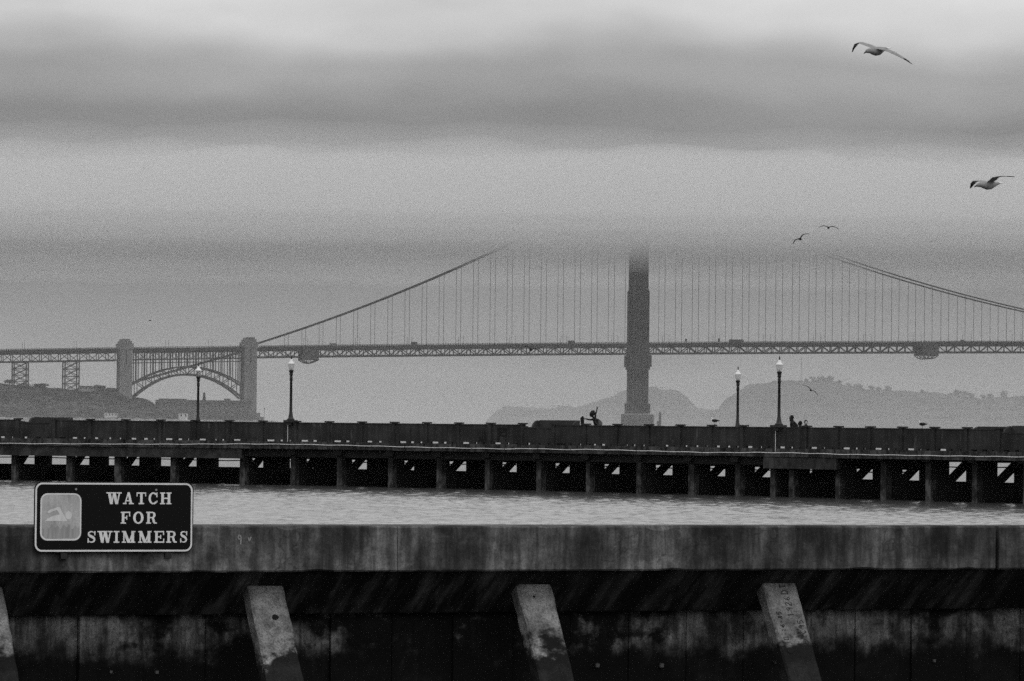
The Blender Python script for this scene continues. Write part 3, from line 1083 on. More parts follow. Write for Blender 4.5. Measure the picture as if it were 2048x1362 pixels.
def beacon():
    o = thing('fender_beacon', (132.4, 4230, 0), 'narrow concrete beacon standing in the water right of the tower base', 'beacon')
    m = MB(); m.box(129.8, 133.6, 4228, 4232, -3, 9.8); m.build('plinth', M['base'], o)
    m = MB(); m.box(131.4, 133.5, 4229, 4231, 9.8, 17.0); m.build('column', M['base'], o)
    m = MB(); m.lathe([(.5, 0), (.5, 1.0), (.1, 1.5)], 8, (132.4, 4230, 17.0)); m.build('light', M['steel'], o)
    o = thing('shore_post', BP(-334, 10, 3), 'thin signal post on the rocky point right of the arch pylon', 'post')
    m = MB(); m.tube([BP(-334, 10, 3), BP(-334, 10, 17)], .18, 6); m.build('pole', M['steel'], o)
    m = MB(); m.box(*[v for c in range(3) for v in (BP(-334, 10, 17)[c] - .5, BP(-334, 10, 17)[c] + .5)]); m.build('light', M['steel'], o)
    o = thing('seawall_block', BP(-338, 0, 2), 'stepped concrete block at the foot of the right pylon', 'block')
    m = MB(); m.obox(BP(-342.5, -14, 2), BD * 4.2, BN * 30, UP * 11.4); m.build('upper_step', M['pylon'], o)
    m = MB(); m.obox(BP(-342.5, -16, 0), BD * 7.2, BN * 34, UP * 9.8); m.build('lower_step', M['pylon'], o)


beacon()

# ------------------------------------------------------------------ municipal pier
A2, A1, A0 = -8.675e-3, -0.9989, 294.66
_X = np.linspace(-75, 55, 20001)
_SL = 2 * A2 * _X + A1
_S = np.cumsum(np.sqrt(1 + _SL ** 2)) * (_X[1] - _X[0])
_S -= np.interp(0, _X, _S)


def pier_frame(s):
    x = float(np.interp(s, _S, _X))
    sl = 2 * A2 * x + A1
    t = Vector((1, sl, 0)).normalized()
    n = Vector((t.y, -t.x, 0))          # towards the camera
    return Vector((x, A2 * x * x + A1 * x + A0, 0)), t, n


def PP(s, n, z):
    c, t, nn = pier_frame(s)
    return c + nn * n + Vector((0, 0, z))


def sweep(mb, ss, n0, n1, z0, z1, mi=0, jit=0):
    vs, fs = [], []
    for s in ss:
        vs += [PP(s, n0, z0), PP(s, n1, z0), PP(s, n1, z1), PP(s, n0, z1)]
    for i in range(len(ss) - 1):
        a, b = 4 * i, 4 * i + 4
        for k in range(4):
            k2 = (k + 1) % 4
            fs.append((a + k, a + k2, b + k2, b + k))
    e = 4 * (len(ss) - 1)
    fs += [(3, 2, 1, 0), (e, e + 1, e + 2, e + 3)]
    mb.add(vs, fs, mi)


PW = 6.5
S0, S1 = -57.5, 59.5
PSP = 2.781
POSTS = [-40.88 + PSP * i for i in range(-6, 37)]
LOW = (6, 21, 36)          # bays whose coping is broken down, a bench behind each
BENTS = [-53.5, -49.4, -45.3, -41.28, -37.14, -33.26, -28.88, -23.33, -19.05, -15.09, -10.73, -6.64, -2.37, 2.05, 6.32, 10.96, 15.37, 19.53, 22.56, 24.32, 28.22, 32.19, 36.26, 40.12, 44.41, 48.5, 52.6]


def pier():
    p = thing('municipal_pier', PP(0, -4, 0), 'long curving concrete pier with solid parapet across the water', 'pier')
    sm = frange(S0, S1, 60)
    m = MB(); sweep(m, sm, -PW, -.06, 2.50, 2.83); m.build('deck', M['fascia'], p)
    # edge beam in cast lengths
    k = 0
    rng = random.Random(3)
    for i in range(len(POSTS) - 1):
        a, b = POSTS[i] + .02, POSTS[i + 1] - .02
        m = MB()
        sweep(m, frange(a, b, 3), -.30 + rng.uniform(-.02, .02), .02 + rng.uniform(-.03, .03), 2.36 + rng.uniform(-.02, .02), 2.855 + rng.uniform(-.02, .015))
        m.build('edge_beam', M['fascia'], p)
    # parapet bays
    for i in range(len(POSTS) - 1):
        a, b = POSTS[i] + .13, POSTS[i + 1] - .13
        low = i in LOW
        top = 3.92 if low else 4.10
        m = MB(); sweep(m, frange(a, b, 2), -.26, -.12, 2.96, top - .06); m.build('parapet_panel', M['parapet'], p)
        m = MB(); sweep(m, frange(a, b, 2), -.29, -.09, top - .06, top); m.build('coping', M['parapet'], p)
        L_ = b - a
        rr = rng.random()
        edges = [0, .10 + rng.uniform(-.03, .03), .35 + rng.uniform(-.04, .03), .50 + rng.uniform(-.02, .03), .64 + rng.uniform(-.04, .03), .83 + rng.uniform(-.02, .03), .90 + rng.uniform(-.03, .03), 1.0]
        for q in (0, 2, 4, 6):
            m = MB()
            sweep(m, [a - .1 * (q == 0) + L_ * edges[q], a + L_ * edges[q + 1] + .1 * (q == 6)], -.27, -.11, 2.80, 2.97)
            m.build('scupper_block', M['parapet'], p)
    for i, s in enumerate(POSTS):
        m = MB()
        sweep(m, [s - .13, s + .13], -.33, -.04, 2.80, 4.11)
        m.build('parapet_post', M['parapet'], p)
        m = MB(); sweep(m, [s - .27, s + .27], -.37, .0, 4.11, 4.20); m.build('post_cap', M['parapet'], p)
    # far parapet
    for i in range(len(POSTS) - 1):
        a, b = POSTS[i] + .1, POSTS[i + 1] - .1
        m = MB(); sweep(m, frange(a, b, 2), -PW + .12, -PW + .26, 2.97, 3.95); m.build('rear_parapet_panel', M['parapet'], p)
    for s in POSTS:
        m = MB(); sweep(m, [s - .12, s + .12], -PW + .08, -PW + .3, 2.8, 4.0); m.build('rear_post', M['parapet'], p)
    # bents: front pile, a short transverse wall, a raking brace, a rear block of piles
    for j, s in enumerate(BENTS):
        bt = link('bent', None, p)
        right = s > 29
        mid = -24 < s < 1
        top = 2.40 if right else 2.05
        wn = -1.7 if s > 1 else (-1.4 if mid else -1.15)
        jr = random.Random(j * 7 + 1)
        wn += jr.uniform(-.25, .25)
        w0, w1, jn = .21 + jr.uniform(-.05, .05), .21 + jr.uniform(-.05, .05), jr.uniform(-.1, .08)
        m = MB(); sweep(m, [s - w0, s + w1], -.83 + jn, -.41 + jn, -1.5, top); m.build('pile', M['pier_pile'], bt)
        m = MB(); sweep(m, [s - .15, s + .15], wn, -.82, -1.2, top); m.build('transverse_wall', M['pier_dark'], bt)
        r0 = (-3.0 if mid else -3.5) + jr.uniform(-.3, .3)
        for n0 in (-5.3, (r0 - 5.3) / 2 - .1):
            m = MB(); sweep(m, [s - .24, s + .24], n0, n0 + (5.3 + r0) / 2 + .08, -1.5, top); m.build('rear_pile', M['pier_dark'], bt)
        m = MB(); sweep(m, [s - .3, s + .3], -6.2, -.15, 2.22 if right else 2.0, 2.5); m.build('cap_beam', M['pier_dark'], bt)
        bar('brace', PP(s, wn + .1, .85), PP(s, wn - 1.75, 2.32), .3, .42, M['pier_dark'], bt)
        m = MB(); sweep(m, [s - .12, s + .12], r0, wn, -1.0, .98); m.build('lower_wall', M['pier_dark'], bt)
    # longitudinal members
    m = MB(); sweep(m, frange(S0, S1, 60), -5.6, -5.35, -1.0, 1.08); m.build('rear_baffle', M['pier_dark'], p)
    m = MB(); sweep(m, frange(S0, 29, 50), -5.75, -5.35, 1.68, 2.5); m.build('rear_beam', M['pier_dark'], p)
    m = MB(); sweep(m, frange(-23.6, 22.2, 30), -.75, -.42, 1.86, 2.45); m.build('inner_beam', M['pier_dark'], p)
    m = MB(); sweep(m, frange(S0, -23.1, 30), -.40, -.10, 1.70, 2.37); m.build('front_beam', M['pier_beam'], p)
    m = MB(); sweep(m, frange(22.2, 28.6, 8), -.40, -.06, 1.68, 2.36); m.build('front_beam', M['pier_beam'], p)
    m = MB(); m.tube([PP(s, -5.75 if s < 29.5 else -5.2, 1.52 + .03 * math.sin(s * .7) + (.4 if s > 29.5 else 0)) for s in frange(S0, S1, 60)], .04, 6); m.build('service_pipe', M['pier_dark'], p)
    # sagging pale pipe along the edge
    pz = [(-57, 2.5), (-42.1, 2.49), (-38.3, 2.50), (-32.9, 2.54), (-28.9, 2.57), (-22.3, 2.66), (-18.2, 2.67), (-13.9, 2.65), (-7.1, 2.59), (0.1, 2.57), (2.6, 2.63), (3.9, 2.58), (7.8, 2.62), (12.3, 2.58), (17.6, 2.54), (22.4, 2.6),
          (25.5, 2.6), (29.9, 2.56), (34.2, 2.57), (36.4, 2.57), (44.8, 2.59), (59, 2.58)]
    m = MB()
    ss = frange(-57, 59, 232)
    m.tube([PP(s, .09, float(np.interp(s, *zip(*pz))) + .012 * math.sin(s * 2.1)) for s in ss], .026, 6)
    m.build('edge_pipe', M['pipe'], p, True)
    m = MB()
    for i in range(80):
        s = -57 + i * 1.45
        m.obox(PP(s, -.02, float(np.interp(s, *zip(*pz))) - .04), PP(s + .04, -.02, 0) - PP(s, -.02, 0), PP(s, .12, 0) - PP(s, -.02, 0), (0, 0, .05))
    m.build('pipe_clips', M['iron'], p)
    # flat dark patches for broken-out parapet holes, their inner shade painted, with bare bars
    br = link('spalled_patch', None, p)

    def poly(pts, s0, nm):
        c, t, n = pier_frame(s0)
        m_ = MB(); m_.prism(pts, c + n * (-.115), t, UP, n * .012); m_.build(nm, M['hole_dark'], br)
    poly([(-3.55 + 2.9, 3.0), (-.1, 3.0), (.02, 3.1), (-.02, 3.3), (-.12, 3.72), (-.2, 3.45), (-.32, 3.38), (-.4, 3.28), (-.52, 3.36), (-.62, 3.22)], -2.3, 'dark_hole')
    poly([(0, 3.0), (.22, 3.0), (.2, 3.35), (.8, 3.33), (.8, 3.42), (.3, 3.42), (.45, 3.58), (.82, 3.6), (.84, 3.86), (.5, 3.92), (.05, 3.88), (.1, 3.5)], -1.35, 'dark_hole')
    poly([(.74, 3.02), (.8, 3.02), (.82, 3.62), (.76, 3.62)], -1.35, 'bare_bar')


pier()


def bench(label, s0, s1, z1, rnd=True, n0=-3.6):
    o = thing('windbreak_bench', PP(s0, n0, 2.83), label, 'bench', 'concrete windbreak benches on the pier')
    L_ = s1 - s0
    c, t, n = pier_frame((s0 + s1) / 2)
    org = c + n * n0 - t * L_ / 2
    r_ = .32 if rnd else .05
    out = [(0, 2.83), (L_, 2.83), (L_, z1)] + [(r_ - r_ * math.sin(q), z1 - r_ + r_ * math.cos(q)) for q in [k * math.pi / 12 for k in range(7)]]
    m = MB(); m.prism(out, org, t, UP, n * .12); m.build('back', M['bench'], o)
    m = MB(); m.obox(org + Vector((0, 0, 3.22)) + n * .125, t * L_, n * .5, (0, 0, .08)); m.build('seat', M['bench'], o)
    for u in (0.0, L_ - .14):
        q = [(0, 2.83), (.62, 2.83), (.62, 3.45)] + [(.62 * math.cos(k * math.pi / 12), 3.45 + (z1 - .02 - 3.45) * math.sin(k * math.pi / 12)) for k in range(1, 7)]
        m = MB(); m.prism(q, org + t * (u + .004) + n * .124, n, UP, t * .13); m.build('end_panel', M['bench'], o)


bench('low concrete windbreak bench behind the broken parapet left of the person with raised arm', -1.2, 2.45, 4.39)
bench('low concrete windbreak bench rising over the parapet at the far left', -41.7, -38.6, 4.28)
bench('flat-topped concrete windbreak rising over the parapet near the right edge', 36.8, 39.5, 4.24, False)
bench('dark round-cornered windbreak cut by the right picture edge', 40.2, 43.4, 4.30, True, -3.0)


# ------------------------------------------------------------------ pier lamps
def pier_lamp(label, s, n, zb, scale, bracket):
    base = PP(s, n, zb)
    o = thing('pier_lamp', base, label, 'lamp post', 'globe lamp posts on the pier')
    k = scale
    b = tuple(base)

    def L_(prof, nm, mt, sm=True, seg=14):
        m = MB(); m.lathe([(r * k if nm != 'pedestal' else r, z * k) for r, z in prof], seg, b)
        return m.build(nm, mt, o, sm)
    if bracket:
        m = MB(); sweep(m, [s - .34, s + .34], n - .32, n + .34, zb - .14, zb); m.build('pedestal', M['bench'], o)
        m = MB(); sweep(m, [s - .2, s + .2], n - .02, n + .26, zb - .32, zb - .142); m.build('bracket', M['bench'], o)
        m = MB(); m.tube([PP(s - .1, .02, zb - .33), PP(s - .1, .02, 2.6)], .022, 6); m.build('conduit', M['pipe'], o)
    L_([(.26, 0), (.27, .05), (.19, .12), (.16, .22), (.125, .42), (.105, .6), (.098, .9), (.082, 2.62), (.10, 2.64), (.11, 2.70), (.10, 2.86), (.105, 2.9), (.075, 2.96)], 'shaft', M['iron'])
    L_([(.075, 2.96), (.12, 3.0), (.13, 3.05), (.115, 3.10), (.125, 3.2), (.16, 3.28), (.17, 3.33), (.12, 3.36)], 'capital', M['iron'])
    L_([(.10, 3.345), (.155, 3.42), (.205, 3.58), (.222, 3.70), (.218, 3.76)], 'globe', M['glass'])
    L_([(.235, 3.755), (.225, 3.80), (.17, 3.87), (.11, 3.94), (.085, 4.02), (.07, 4.08)], 'globe_cap', M['lampcap'])
    L_([(.03, 4.08), (.05, 4.12), (.04, 4.18), (.045, 4.24), (.012, 4.34)], 'finial', M['iron'])
    L_([(.03, 3.36), (.035, 3.5), (.02, 3.6)], 'bulb', M['lampcap'], True, 8)


pier_lamp('dark lamp post with glass globe on the near parapet, left part of the pier', -19.08, -.15, 4.24, .965, True)
pier_lamp('dark lamp post with glass globe on the near parapet, beside the seated family', 23.45, -.15, 4.22, .93, True)
pier_lamp('slightly smaller dark lamp post on the far parapet, in front of the steel arch', -30.95, -PW + .15, 4.0, .93, False)
pier_lamp('slightly smaller dark lamp post on the far parapet, left of the pair at right', 13.2, -PW + .15, 4.0, .87, False)


# ------------------------------------------------------------------ people
def skin_mesh(name, chains, mats, subdiv=2):
    """chains: lists of (x, y, z, radius); chains that share a start point join there"""
    vs, rs, es = [], [], []
    key = {}
    for ch in chains:
        prev = None
        for x, y, z, r in ch:
            k = (round(x, 3), round(y, 3), round(z, 3))
            if k not in key:
                key[k] = len(vs)
                vs.append((x, y, z)); rs.append(r)
            i = key[k]
            if prev is not None and prev != i:
                es.append((prev, i))
            prev = i
    me = bpy.data.meshes.new(name + '_skeleton')
    me.from_pydata(vs, es, [])
    ob = bpy.data.objects.new(name + '_skeleton', me)
    C.objects.link(ob)
    sk = ob.modifiers.new('skin', 'SKIN')
    sk.use_smooth_shade = True
    if not me.skin_vertices:
        bpy.context.view_layer.objects.active = ob
    for i, r in enumerate(rs):
        d = me.skin_vertices[0].data[i]
        d.radius = (r, r)
        d.use_root = (i == 0)
    sb = ob.modifiers.new('sub', 'SUBSURF')
    sb.levels = subdiv
    sb.render_levels = subdiv
    dg = bpy.context.evaluated_depsgraph_get()
    res = bpy.data.meshes.new_from_object(ob.evaluated_get(dg))
    res.name = name
    bpy.data.objects.remove(ob)
    bpy.data.meshes.remove(me)
    res.materials.clear()
    res.materials.append(mats)
    return res


def fingers(wrist, dirv, side, r=.009, curl=.3):
    """palm + five fingers from the wrist along dirv"""
    w, d, s = Vector(wrist), Vector(dirv).normalized(), Vector(side).normalized()
    u = d.cross(s)
    palm = w + d * .075
    ch = [[(*w, .026), (*palm, .034)]]
    for k, (o, l) in enumerate(((-.034, .065), (-.011, .078), (.012, .074), (.033, .058))):
        a = palm + s * o + d * .012
        b = a + d * l * .55 + u * curl * .03
        c = b + d * l * .5 + u * curl * .05
        ch.append([(*palm, .034), (*a, .011), (*b, .0095), (*c, .008)])
    a = w + d * .03 - s * .035
    b = a + d * .035 - s * .025
    ch.append([(*w, .026), (*a, .012), (*b, .010), (*(b + d * .03 - s * .004), .009)])
    return ch


def head_parts(root, c, face, hair_r, skin, k=1.0):
    """c: head centre, face: direction looked at"""
    c, fdir = Vector(c), Vector(face).normalized()
    sdir = Vector((-fdir.y, fdir.x, 0)).normalized()

    def ell(cen, rx, ry, rz, nm, mt, jit=0.0, seed=0, n=12, q=8):
        m = MB(); vs, fs = [], []
        rg = random.Random(seed)
        for j in range(q + 1):
            ph = math.pi * j / q
            for i in range(n):
                th = 2 * math.pi * i / n
                g = 1 + (rg.random() - .5) * jit
                vs.append(cen + fdir * (math.sin(ph) * math.cos(th) * rx * g) + sdir * (math.sin(ph) * math.sin(th) * ry * g) + UP * (math.cos(ph) * rz * g))
        for j in range(q):
            for i in range(n):
                fs.append((j * n + i, j * n + (i + 1) % n, (j + 1) * n + (i + 1) % n, (j + 1) * n + i))
        m.add(vs, fs)
        return m.build(nm, mt, root, True)
    h = ell(c, .098 * k, .076 * k, .118 * k, 'head', skin)
    ell(c - (fdir * .03 - UP * .035) * k, (.092 + hair_r) * k, (.082 + hair_r) * k, (.105 + hair_r) * k, 'hair', M['hair'], .12 if hair_r > .02 else .04, 3)
    m = MB(); p = c + (fdir * .095 - UP * .012) * k
    m.add([p + UP * .03, p + sdir * .016 - UP * .012, p - sdir * .016 - UP * .012, p + fdir * .028 - UP * .01], [(0, 1, 3), (0, 3, 2), (1, 2, 3), (0, 2, 1)])
    m.build('nose', skin, h)
    for s in (-1, 1):
        e = c + (fdir * .087 + sdir * (.03 * s) + UP * .012) * k
        m = MB(); m.lathe([(.002, -.008), (.011, 0), (.002, .008)], 6, tuple(e)); m.build('eye', M['hair'], h)
        e = c + (sdir * (.079 * s) - fdir * .005) * k
        m = MB(); m.lathe([(.004, -.03), (.014, 0), (.004, .03)], 6, tuple(e)); m.build('ear', skin, h)
    e = c + (fdir * .088 - UP * .05) * k
    m = MB(); m.beam(e - sdir * .02, e + sdir * .02, .008, .008); m.build('mouth', M['hair'], h)


def person_raised_arm():
    base = PP(5.35, -2.0, 2.83)
    _, t, n = pier_frame(5.35)
    o = thing('person', base, 'person leaning left behind the parapet, one arm flung up, other hand on a box', 'person')

    def P(a, d, z, r):           # along the pier (right +), towards camera, height
        q = base + Vector((1, 0, 0)) * a + Vector((0, -1, 0)) * d + UP * z
        return (q.x, q.y, q.z, r)
    pelvis = P(.20, 0, .95, .19)
    belly = P(.17, 0, 1.18, .215)
    chest = P(.08, 0, 1.42, .225)
    upper = P(-.06, 0, 1.64, .13)
    neck = P(-.14, .02, 1.76, .065)
    skull = P(-.22, .04, 1.90, .05)
    torso = [pelvis, belly, chest, upper, neck, skull]
    sh_r = P(-.02, .16, 1.70, .075)
    sh_l = P(-.12, -.13, 1.62, .07)
    up_arm = [upper, sh_r, P(-.01, .18, 1.92, .062), P(.05, .16, 2.12, .045), P(.09, .14, 2.26, .032)]
    out_arm = [upper, sh_l, P(-.33, -.1, 1.60, .055), P(-.56, -.06, 1.65, .042), P(-.66, -.04, 1.66, .030)]
    legs = []
    for s in (-1, 1):
        legs.append([pelvis, P(.26, .1 * s, .84, .095), P(.16, .11 * s, .47, .062), P(.2, .11 * s, .1, .042), P(.18, .11 * s, .05, .042), P(.02, .12 * s, .035, .035)])
    chains = [torso, up_arm, out_arm] + legs
    chains += fingers(up_arm[-1][:3], (.25, 0, 1), (1, 0, -.2), curl=.2)
    chains += fingers(out_arm[-1][:3], (-1, 0, -.05), (0, .2, 1), curl=.8)
    link('body', skin_mesh('body', chains, M['cloth_dark']), o)
    head_parts(o, Vector(P(-.235, .05, 1.93, 0)[:3]), (-1, -.15, -.35), .045, M['skin'], 1.3)
    # shoulder bag / backpack, paler
    m = MB()
    pts = [P(.12, .05, 1.70, 0), P(.34, .05, 1.55, 0), P(.44, .05, 1.40, 0), P(.38, .05, 1.15, 0), P(.2, .05, 1.30, 0)]
    a = [Vector(q[:3]) for q in pts]
    w = Vector((0, .26, 0))
    m.add([q - w / 2 for q in a] + [q + w / 2 for q in a], [(0, 1, 2, 3, 4), (9, 8, 7, 6, 5)] + [(i, 5 + i, 5 + (i + 1) % 5, (i + 1) % 5) for i in range(5)])
    b = m.build('backpack', M['cloth_mid'], o)
    m = MB(); m.tube([Vector(P(.2, .18, 1.64, 0)[:3]), Vector(P(.04, .25, 1.66, 0)[:3]), Vector(P(.0, .27, 1.45, 0)[:3]), Vector(P(.25, .22, 1.22, 0)[:3])], .02, 6)
    m.build('strap', M['cloth_mid'], b)
    # thing under the outstretched hand
    bx = thing('upright_box', PP(4.55, -2.0, 2.83), 'dark upright case under the outstretched hand of the waving person', 'case')
    q = base + Vector((-.80, .04, 1.31))
    m = MB(); m.prism([(-.1, -.05), (.12, -.05), (.09, .44), (.05, .52), (-.02, .50), (-.13, .40)], q - Vector((0, .08, 0)), Vector((1, 0, 0)), UP, Vector((0, .16, 0))); m.build('case_body', M['cloth_dark'], bx)
    m = MB(); m.tube([q + Vector((0, 0, -.05)), (q.x, q.y, 2.83)], .03, 6); m.build('stand', M['iron'], bx)


def seated(label, s, n, zt, lean, hair, face_pale, size=1.0, hood=False, frontal=False):
    """upper body shown over the parapet; zt = top of head height"""
    hgt = (zt - 2.83)
    k = size
    base = PP(s, n, 2.83)
    o = thing('person', base, label, 'person', 'people behind the parapet beside the lamp')

    def P(a, d, z, r):
        if frontal:
            a, d = d + a * .3, -a
        q = base + Vector((a * k, -d * k, 0)) + UP * z
        return (q.x, q.y, q.z, r * k * 1.25)
    hz = hgt - .125 * k
    pel = P(.22 * lean, 0, hz - .78 * k, .16)
    chest = P(.12 * lean, 0, hz - .42 * k, .21)
    upper = P(.06 * lean, 0, hz - .24 * k, .13)
    neck = P(.01 * lean, 0, hz - .13 * k, .055)
    chains = [[pel, P(.18 * lean, 0, hz - .6 * k, .21), chest, upper, neck, P(0, 0, hz, .05)]]
    for sd_ in (-1, 1):
        chains.append([upper, P(.06 * lean, .19 * sd_, hz - .29 * k, .065), P(.10 * lean, .23 * sd_, hz - .55 * k, .05), P(-.08, .18 * sd_, hz - .72 * k, .038), P(-.15, .15 * sd_, hz - .74 * k, .028)])
        chains += fingers(chains[-1][-1][:3], (-1, 0, -.2), (0, 1, 0), .009, .6)
        kz = max(.12, hz - .80 * k)
        chains.append([pel, P(.2 * lean, .1 * sd_, hz - .82 * k, .09), P(-.2, .12 * sd_, kz * .62 + .05, .065), P(-.16, .12 * sd_, .09, .045), P(-.32, .12 * sd_, .04, .036)])
    link('body', skin_mesh('body', chains, M['cloth_dark']), o)
    head_parts(o, Vector(P(0, 0, hz, 0)[:3]), face_pale[1], hair, face_pale[0], 1.2)
    if hood:
        m = MB()
        c = Vector(P(.02, 0, hz - .1 * k, 0)[:3])
        m.lathe([(.12 * k, -.1), (.13 * k, 0), (.1 * k, .07)], 10, tuple(c)); m.build('collar', M['cloth_dark'], o, True)


person_raised_arm()
seated('adult in dark coat behind the parapet, right of the near lamp post', 22.45, -2.0, 4.76, 1.25, .012, (M['skin'], (-1, -.2, 0)), 1.0, True)
seated('small child beside the dark-coated adult, only the crown of the head showing', 23.2, -2.0, 4.40, .5, .012, (M['skin'], (-1, .6, 0)), .8)
seated('child with a pale face turned to the camera, rightmost of the three by the lamp', 23.75, -2.0, 4.46, -.9, .014, (M['skin_pale'], (.1, -1, 0)), .85, False, True)


# ------------------------------------------------------------------ gulls
def remeshed(mb, name, vox, mats):
    me = mb.mesh(name, mats[0])
    ob = bpy.data.objects.new(name, me)
    C.objects.link(ob)
    r = ob.modifiers.new('r', 'REMESH')
    r.mode = 'VOXEL'
    r.voxel_size = vox
    r.use_smooth_shade = True
    s_ = ob.modifiers.new('s', 'SMOOTH')
    s_.iterations = 2
    dg = bpy.context.evaluated_depsgraph_get()
    res = bpy.data.meshes.new_from_object(ob.evaluated_get(dg))
    bpy.data.objects.remove(ob)
    bpy.data.meshes.remove(me)
    res.name = name
    res.materials.clear()
    for m in mats:
        res.materials.append(m)
    return res


def wing_strip(mb, pts):
    """pts: (position of quarter chord, chord vector (lead->trail), thickness)"""
    vs, fs = [], []
    for p, ch, th in pts:
        p, ch = Vector(p), Vector(ch)
        nrm = Vector((0, 0, 1))
        vs += [p - ch * .3, p + ch * .1 + nrm * th, p + ch * .7 + nrm * th * .25, p + ch * .1 - nrm * th * .6]
    n = len(pts)
    for i in range(n - 1):
        a, b = i * 4, i * 4 + 4
        for k in range(4):
            fs.append((a + k, a + (k + 1) % 4, b + (k + 1) % 4, b + k))
    fs += [(3, 2, 1, 0), (4 * n - 4, 4 * n - 3, 4 * n - 2, 4 * n - 1)]
    mb.add(vs, fs)


def flying_gull(label, loc, rot, left, right, scale=1.0, dark=False, group='gulls in flight'):
    """local frame: flies towards -X, wings along +-Y, up Z. left/right: wing stations (y, x, z, chord)"""
    o = thing('flying_gull', loc, label, 'gull', group)
    o.rotation_euler = rot
    o.scale = (scale,) * 3
    m = MB()
    body = [(-.30, -.012, .018), (-.27, -.005, .035), (-.22, .0, .045), (-.17, -.004, .046), (-.11, -.012, .066), (-.03, -.02, .082), (.06, -.018, .078), (.14, -.004, .055), (.22, .008, .034), (.28, .014, .022), (.30, .015, .012)]
    m.tube([(x, 0, z) for x, z, r in body], [r for x, z, r in body], 12)
    m.hexa([(.2, -.03, .0), (.2, .03, .0), (.38, .07, .016), (.38, -.07, .016), (.2, -.03, .022), (.2, .03, .022), (.38, .07, .028), (.38, -.07, .028)])
    for side, st in ((1, left), (-1, right)):
        wing_strip(m, [((x, side * y, z), (c * 1.3, 0, 0), (.03 if dark else .012) + .02 * c) for y, x, z, c in st])
    me = remeshed(m, 'body', .011, [M['gull_dark'] if dark else M['gull'], M['gull_dark'], M['gull_white']])  # distant gulls dark all over, backlit silhouette put into the colour
    tip = min(left[-1][0], right[-1][0]) * .80
    for p in me.polygons:
        c = p.center
        if abs(c.y) > tip:
            p.material_index = 1
        elif c.x > .26 and abs(c.y) < .1:
            p.material_index = 2
    b = bpy.data.objects.new('body', me); C.objects.link(b); b.parent = o
    m = MB(); m.tube([(-.285, 0, -.014), (-.33, 0, -.024), (-.36, 0, -.042)], [.016, .013, .006], 8)
    bl = bpy.data.objects.new('bill', m.mesh('bill', M['bill'], True)); C.objects.link(bl); bl.parent = o
    return o


W_UP = [(.03, -.02, .03, .20), (.18, -.05, .12, .19), (.34, -.06, .17, .17), (.50, .02, .15, .12), (.64, .10, .10, .06), (.70, .14, .07, .02)]
W_MID = [(.03, -.02, .03, .20), (.18, -.05, .07, .19), (.34, -.06, .09, .17), (.50, .02, .05, .12), (.64, .10, -.02, .06), (.70, .14, -.06, .02)]
G1L = [(.03, -.02, .03, .20), (.18, -.06, .10, .19), (.33, -.07, .15, .17), (.48, .0, .13, .13), (.60, .07, .05, .07), (.67, .11, -.02, .025)]
G1R = [(.03, -.02, .03, .20), (.18, -.03, .0, .19), (.32, -.01, -.05, .17), (.46, .06, -.14, .12), (.58, .13, -.23, .06), (.66, .17, -.30, .02)]
G2L = [(.03, -.02, .03, .20), (.18, -.05, .07, .19), (.33, -.06, .08, .18), (.46, .0, .04, .14), (.57, .06, -.02, .08), (.63, .09, -.06, .03)]
G2R = [(.03, -.02, .03, .20), (.14, -.05, .08, .21), (.25, -.06, .13, .20), (.37, .0, .14, .13), (.49, .08, .13, .06), (.60, .14, .12, .02)]
flying_gull('large gull gliding left high in the upper right sky, wings arched', (6.86, 90, 11.20), (0, rad(-7), rad(46)), G1L, G1R, 1.06)
flying_gull('second large gull near the right edge, flying left with one wing raised', (9.50, 95, 8.93), (0, rad(-4), rad(36)), G2L, G2R, 1.05)
flying_gull('small distant gull above the cable, wings spread level towards the camera', (21.92, 330, 18.02), (rad(4), 0, rad(80)), W_MID, W_MID, 1.0, True)
flying_gull('small distant gull just lower left of its level-winged neighbour, banking', (19.95, 330, 17.2), (rad(-26), rad(5), rad(62)), W_MID, W_UP, 1.0, True)
flying_gull('dark gull gliding in front of the bridge truss left of the tower', (1.29, 320, 9.17), (rad(10), 0, rad(88)), G2R, W_MID, .95, True)
flying_gull('small gull banking steeply in front of the right headland', (18.91, 300, 6.46), (rad(34), 0, rad(80)), W_MID, W_MID, .8, True)
flying_gull('tiny far bird above the left pylon, hardly more than a dot', (-45.76, 600, 16.86), (0, 0, rad(20)), W_MID, W_MID, .6, True)


